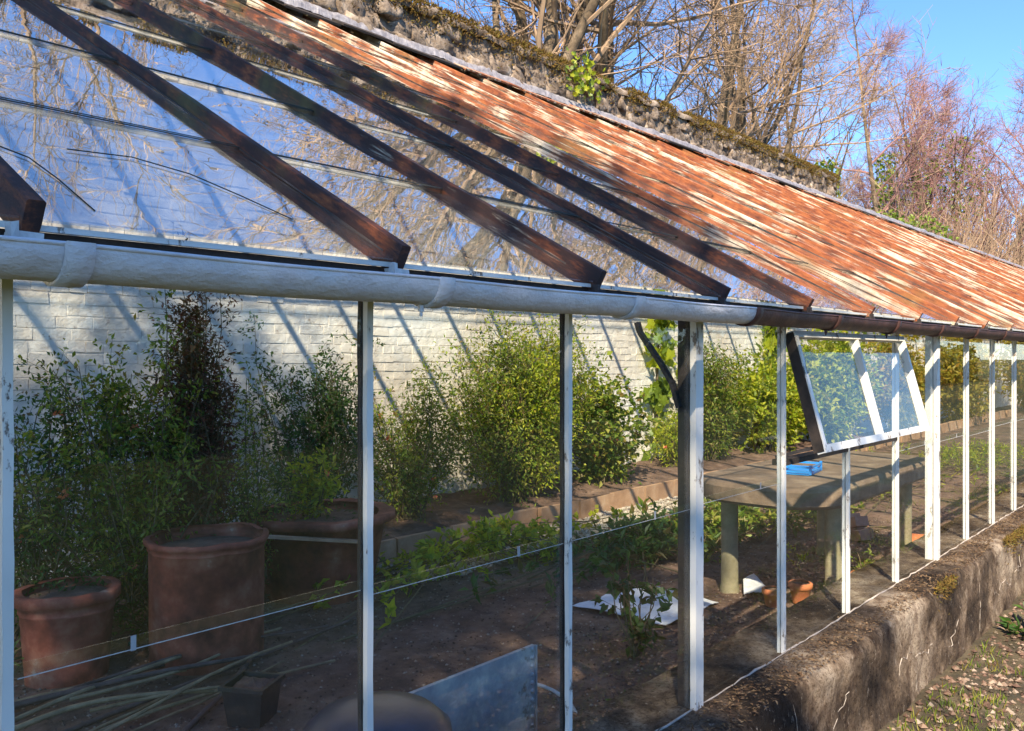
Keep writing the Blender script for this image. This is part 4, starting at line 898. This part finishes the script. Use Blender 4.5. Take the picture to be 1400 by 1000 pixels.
def scrub(label, loc, w, h, n, mat, seed, leaf=None):
    rg = np.random.default_rng(seed); t = thing('scrub_bush', label, 'bush', loc); s = MB()
    for i in range(n):
        b = np.array([rg.normal(0, w * .25), rg.normal(0, w * .2), 0]); d = np.array([rg.normal(0, .35), rg.normal(0, .3), 1]); L = h * rg.uniform(.6, 1.1); pts = [b]
        for q in range(5): d = d + rg.normal(0, .12, 3) ; pts.append(pts[-1] + d / np.linalg.norm(d) * L / 5)
        s.tube(pts, np.linspace(.02, .006, 6), 4, False)
        for q in range(14):
            p = pts[rg.integers(2, 6)]; dd = d + rg.normal(0, .7, 3); dd /= np.linalg.norm(dd); s.tube([p, p + dd * rg.uniform(.3, .9)], [.008, .004], 3, False)
    part('branches', s, mat, t, local=True)
    if leaf:
        L = MB(); k = leaf; P = rg.normal(0, 1, (k, 3)); P /= np.linalg.norm(P, axis=1)[:, None]; P *= rg.uniform(.55, 1, (k, 1)) * [w * .55, w * .4, h * .32]; P += [0, 0, h * .72]
        leaves(L, P, rg.normal(0, 1, (k, 3)), rg.normal(0, 1, (k, 3)), .13, .10); part('foliage', L, G['ivy'], t, local=True)
    return t
scrub('green ivy clad bush behind the lower end of the wall', (22.5, 6.2, 0), 3.4, 5.0, 70, M['twig'], 3, 2600)
scrub('second ivy covered bush farther along behind the roof', (27.0, 6.5, 0), 3.4, 5.4, 80, M['twig'], 4, 2200)
scrub('pale straggly bramble thicket behind the far end of the roof', (33.5, 7.0, 0), 6, 7.2, 300, M['twig'], 5)
scrub('bare reddish scrub at the right edge behind the roof', (43, 8, 0), 8, 9.0, 340, M['twig'], 6)
scrub('brown undergrowth beneath the purple beech', (38, 10, 0), 8, 9.0, 300, M['twig_purple'], 8)
def ivy_on(tr_loc, label, z0, z1, r, n, seed):
    rg = np.random.default_rng(seed); t = thing('tree_ivy', label, 'ivy', (*tr_loc, 0)); L = MB(); a = rg.uniform(0, 6.28, n); rr = r * rg.uniform(.3, 1, n); P = np.stack([np.cos(a) * rr, np.sin(a) * rr, rg.uniform(z0, z1, n)], -1)
    leaves(L, P, rnd(n), rnd(n), .14, .11); part('foliage', L, G['ivy'], t, local=True); return t
ivy_on((26.8, 9.0), 'yellow green ivy round the foot of the rising limbed tree', 4, 7.5, .45, 900, 1)
ivy_on((34.0, 9.5), 'yellow ivy on the lower stem of the slim straight tree', 4, 9, .5, 900, 2)
ivy_on((37, 8.6), 'yellow green catkin cloud in front of the purple beech', 6.5, 10, 2.0, 900, 4)

# ------------------------------------------------------------ trees on the garden side (shade and reflections)
def shade_tree(loc, label, zc, rad, n, seed, nclump, group=None, lsz=.16):
    rg = np.random.default_rng(seed); t = thing('leafy_tree', label, 'tree', loc, 0, group); tr = MB(); L = MB()
    tr.tube([(0, 0, 0), (.1, 0, zc * .4), (0, .1, zc * .8), (0, 0, zc + rad[2] * .6)], [.28, .2, .14, .03], 10)
    P = []
    for k in range(nclump):
        q = rg.normal(0, 1, 3); q /= np.linalg.norm(q); q = q * rg.uniform(.2, 1) ** .6 * np.array(rad) + [0, 0, zc]
        tr.tube([(0, 0, zc - rad[2] * .6), q * [.5, .5, 1] + [0, 0, -.4], q], [.08, .04, .015], 5, False)
        P.append(q + rg.normal(0, 1, (n // nclump, 3)) * rg.uniform(.18, .42))
    P = np.vstack(P); leaves(L, P, rg.normal(0, 1, P.shape), rg.normal(0, 1, P.shape) + [0, 0, .6], lsz * rg.uniform(.7, 1.2, len(P)), lsz * .6)
    part('trunk', tr, M['bark'], t, True, local=True); part('crown', L, G['dark'], t, local=True); return t
shade_tree((-6.4, -3.7, 0), 'dark leafy tree beside the camera that shades the near end of the greenhouse', 9.3, (2.9, 2.7, 2.2), 17000, 5, 38)
for k, (x, y, s) in enumerate(((3, -17, 1.), (11, -19, 1.2), (20, -17, .9), (30, -20, 1.2), (42, -18, 1.1))):
    shade_tree((x, y, 0), ('leafy garden tree far behind the camera opposite bay %s of the greenhouse' % ('one', 'four', 'seven', 'ten', 'twelve')[k]), 3.2 * s, (2.6 * s, 2.2 * s, 2.4 * s), 5000, 20 + k, 30, 'garden trees behind the camera', .3)
L = MB(); n = 24000; P = np.stack([rng.uniform(-10, 60, n), -12 + rng.uniform(-.6, .6, n), rng.uniform(0, 1, n)], -1); P[:, 2] *= 1.9 + 1.3 * np.array([fbm((a, 0, 0), .35, 4) for a in P[:, 0]]); leaves(L, P, rnd(n), rnd(n), .24, .18)
h = thing('hedge', 'long dark unclipped hedge across the garden behind the camera', 'hedge', (25, -12, 0)); part('foliage', L, G['dark'], h)
b = MB().box((25, -12, .6), (69, .5, 1.2)); part('branches', b, M['dark_wood'], h)
print('objects', len(bpy.data.objects))
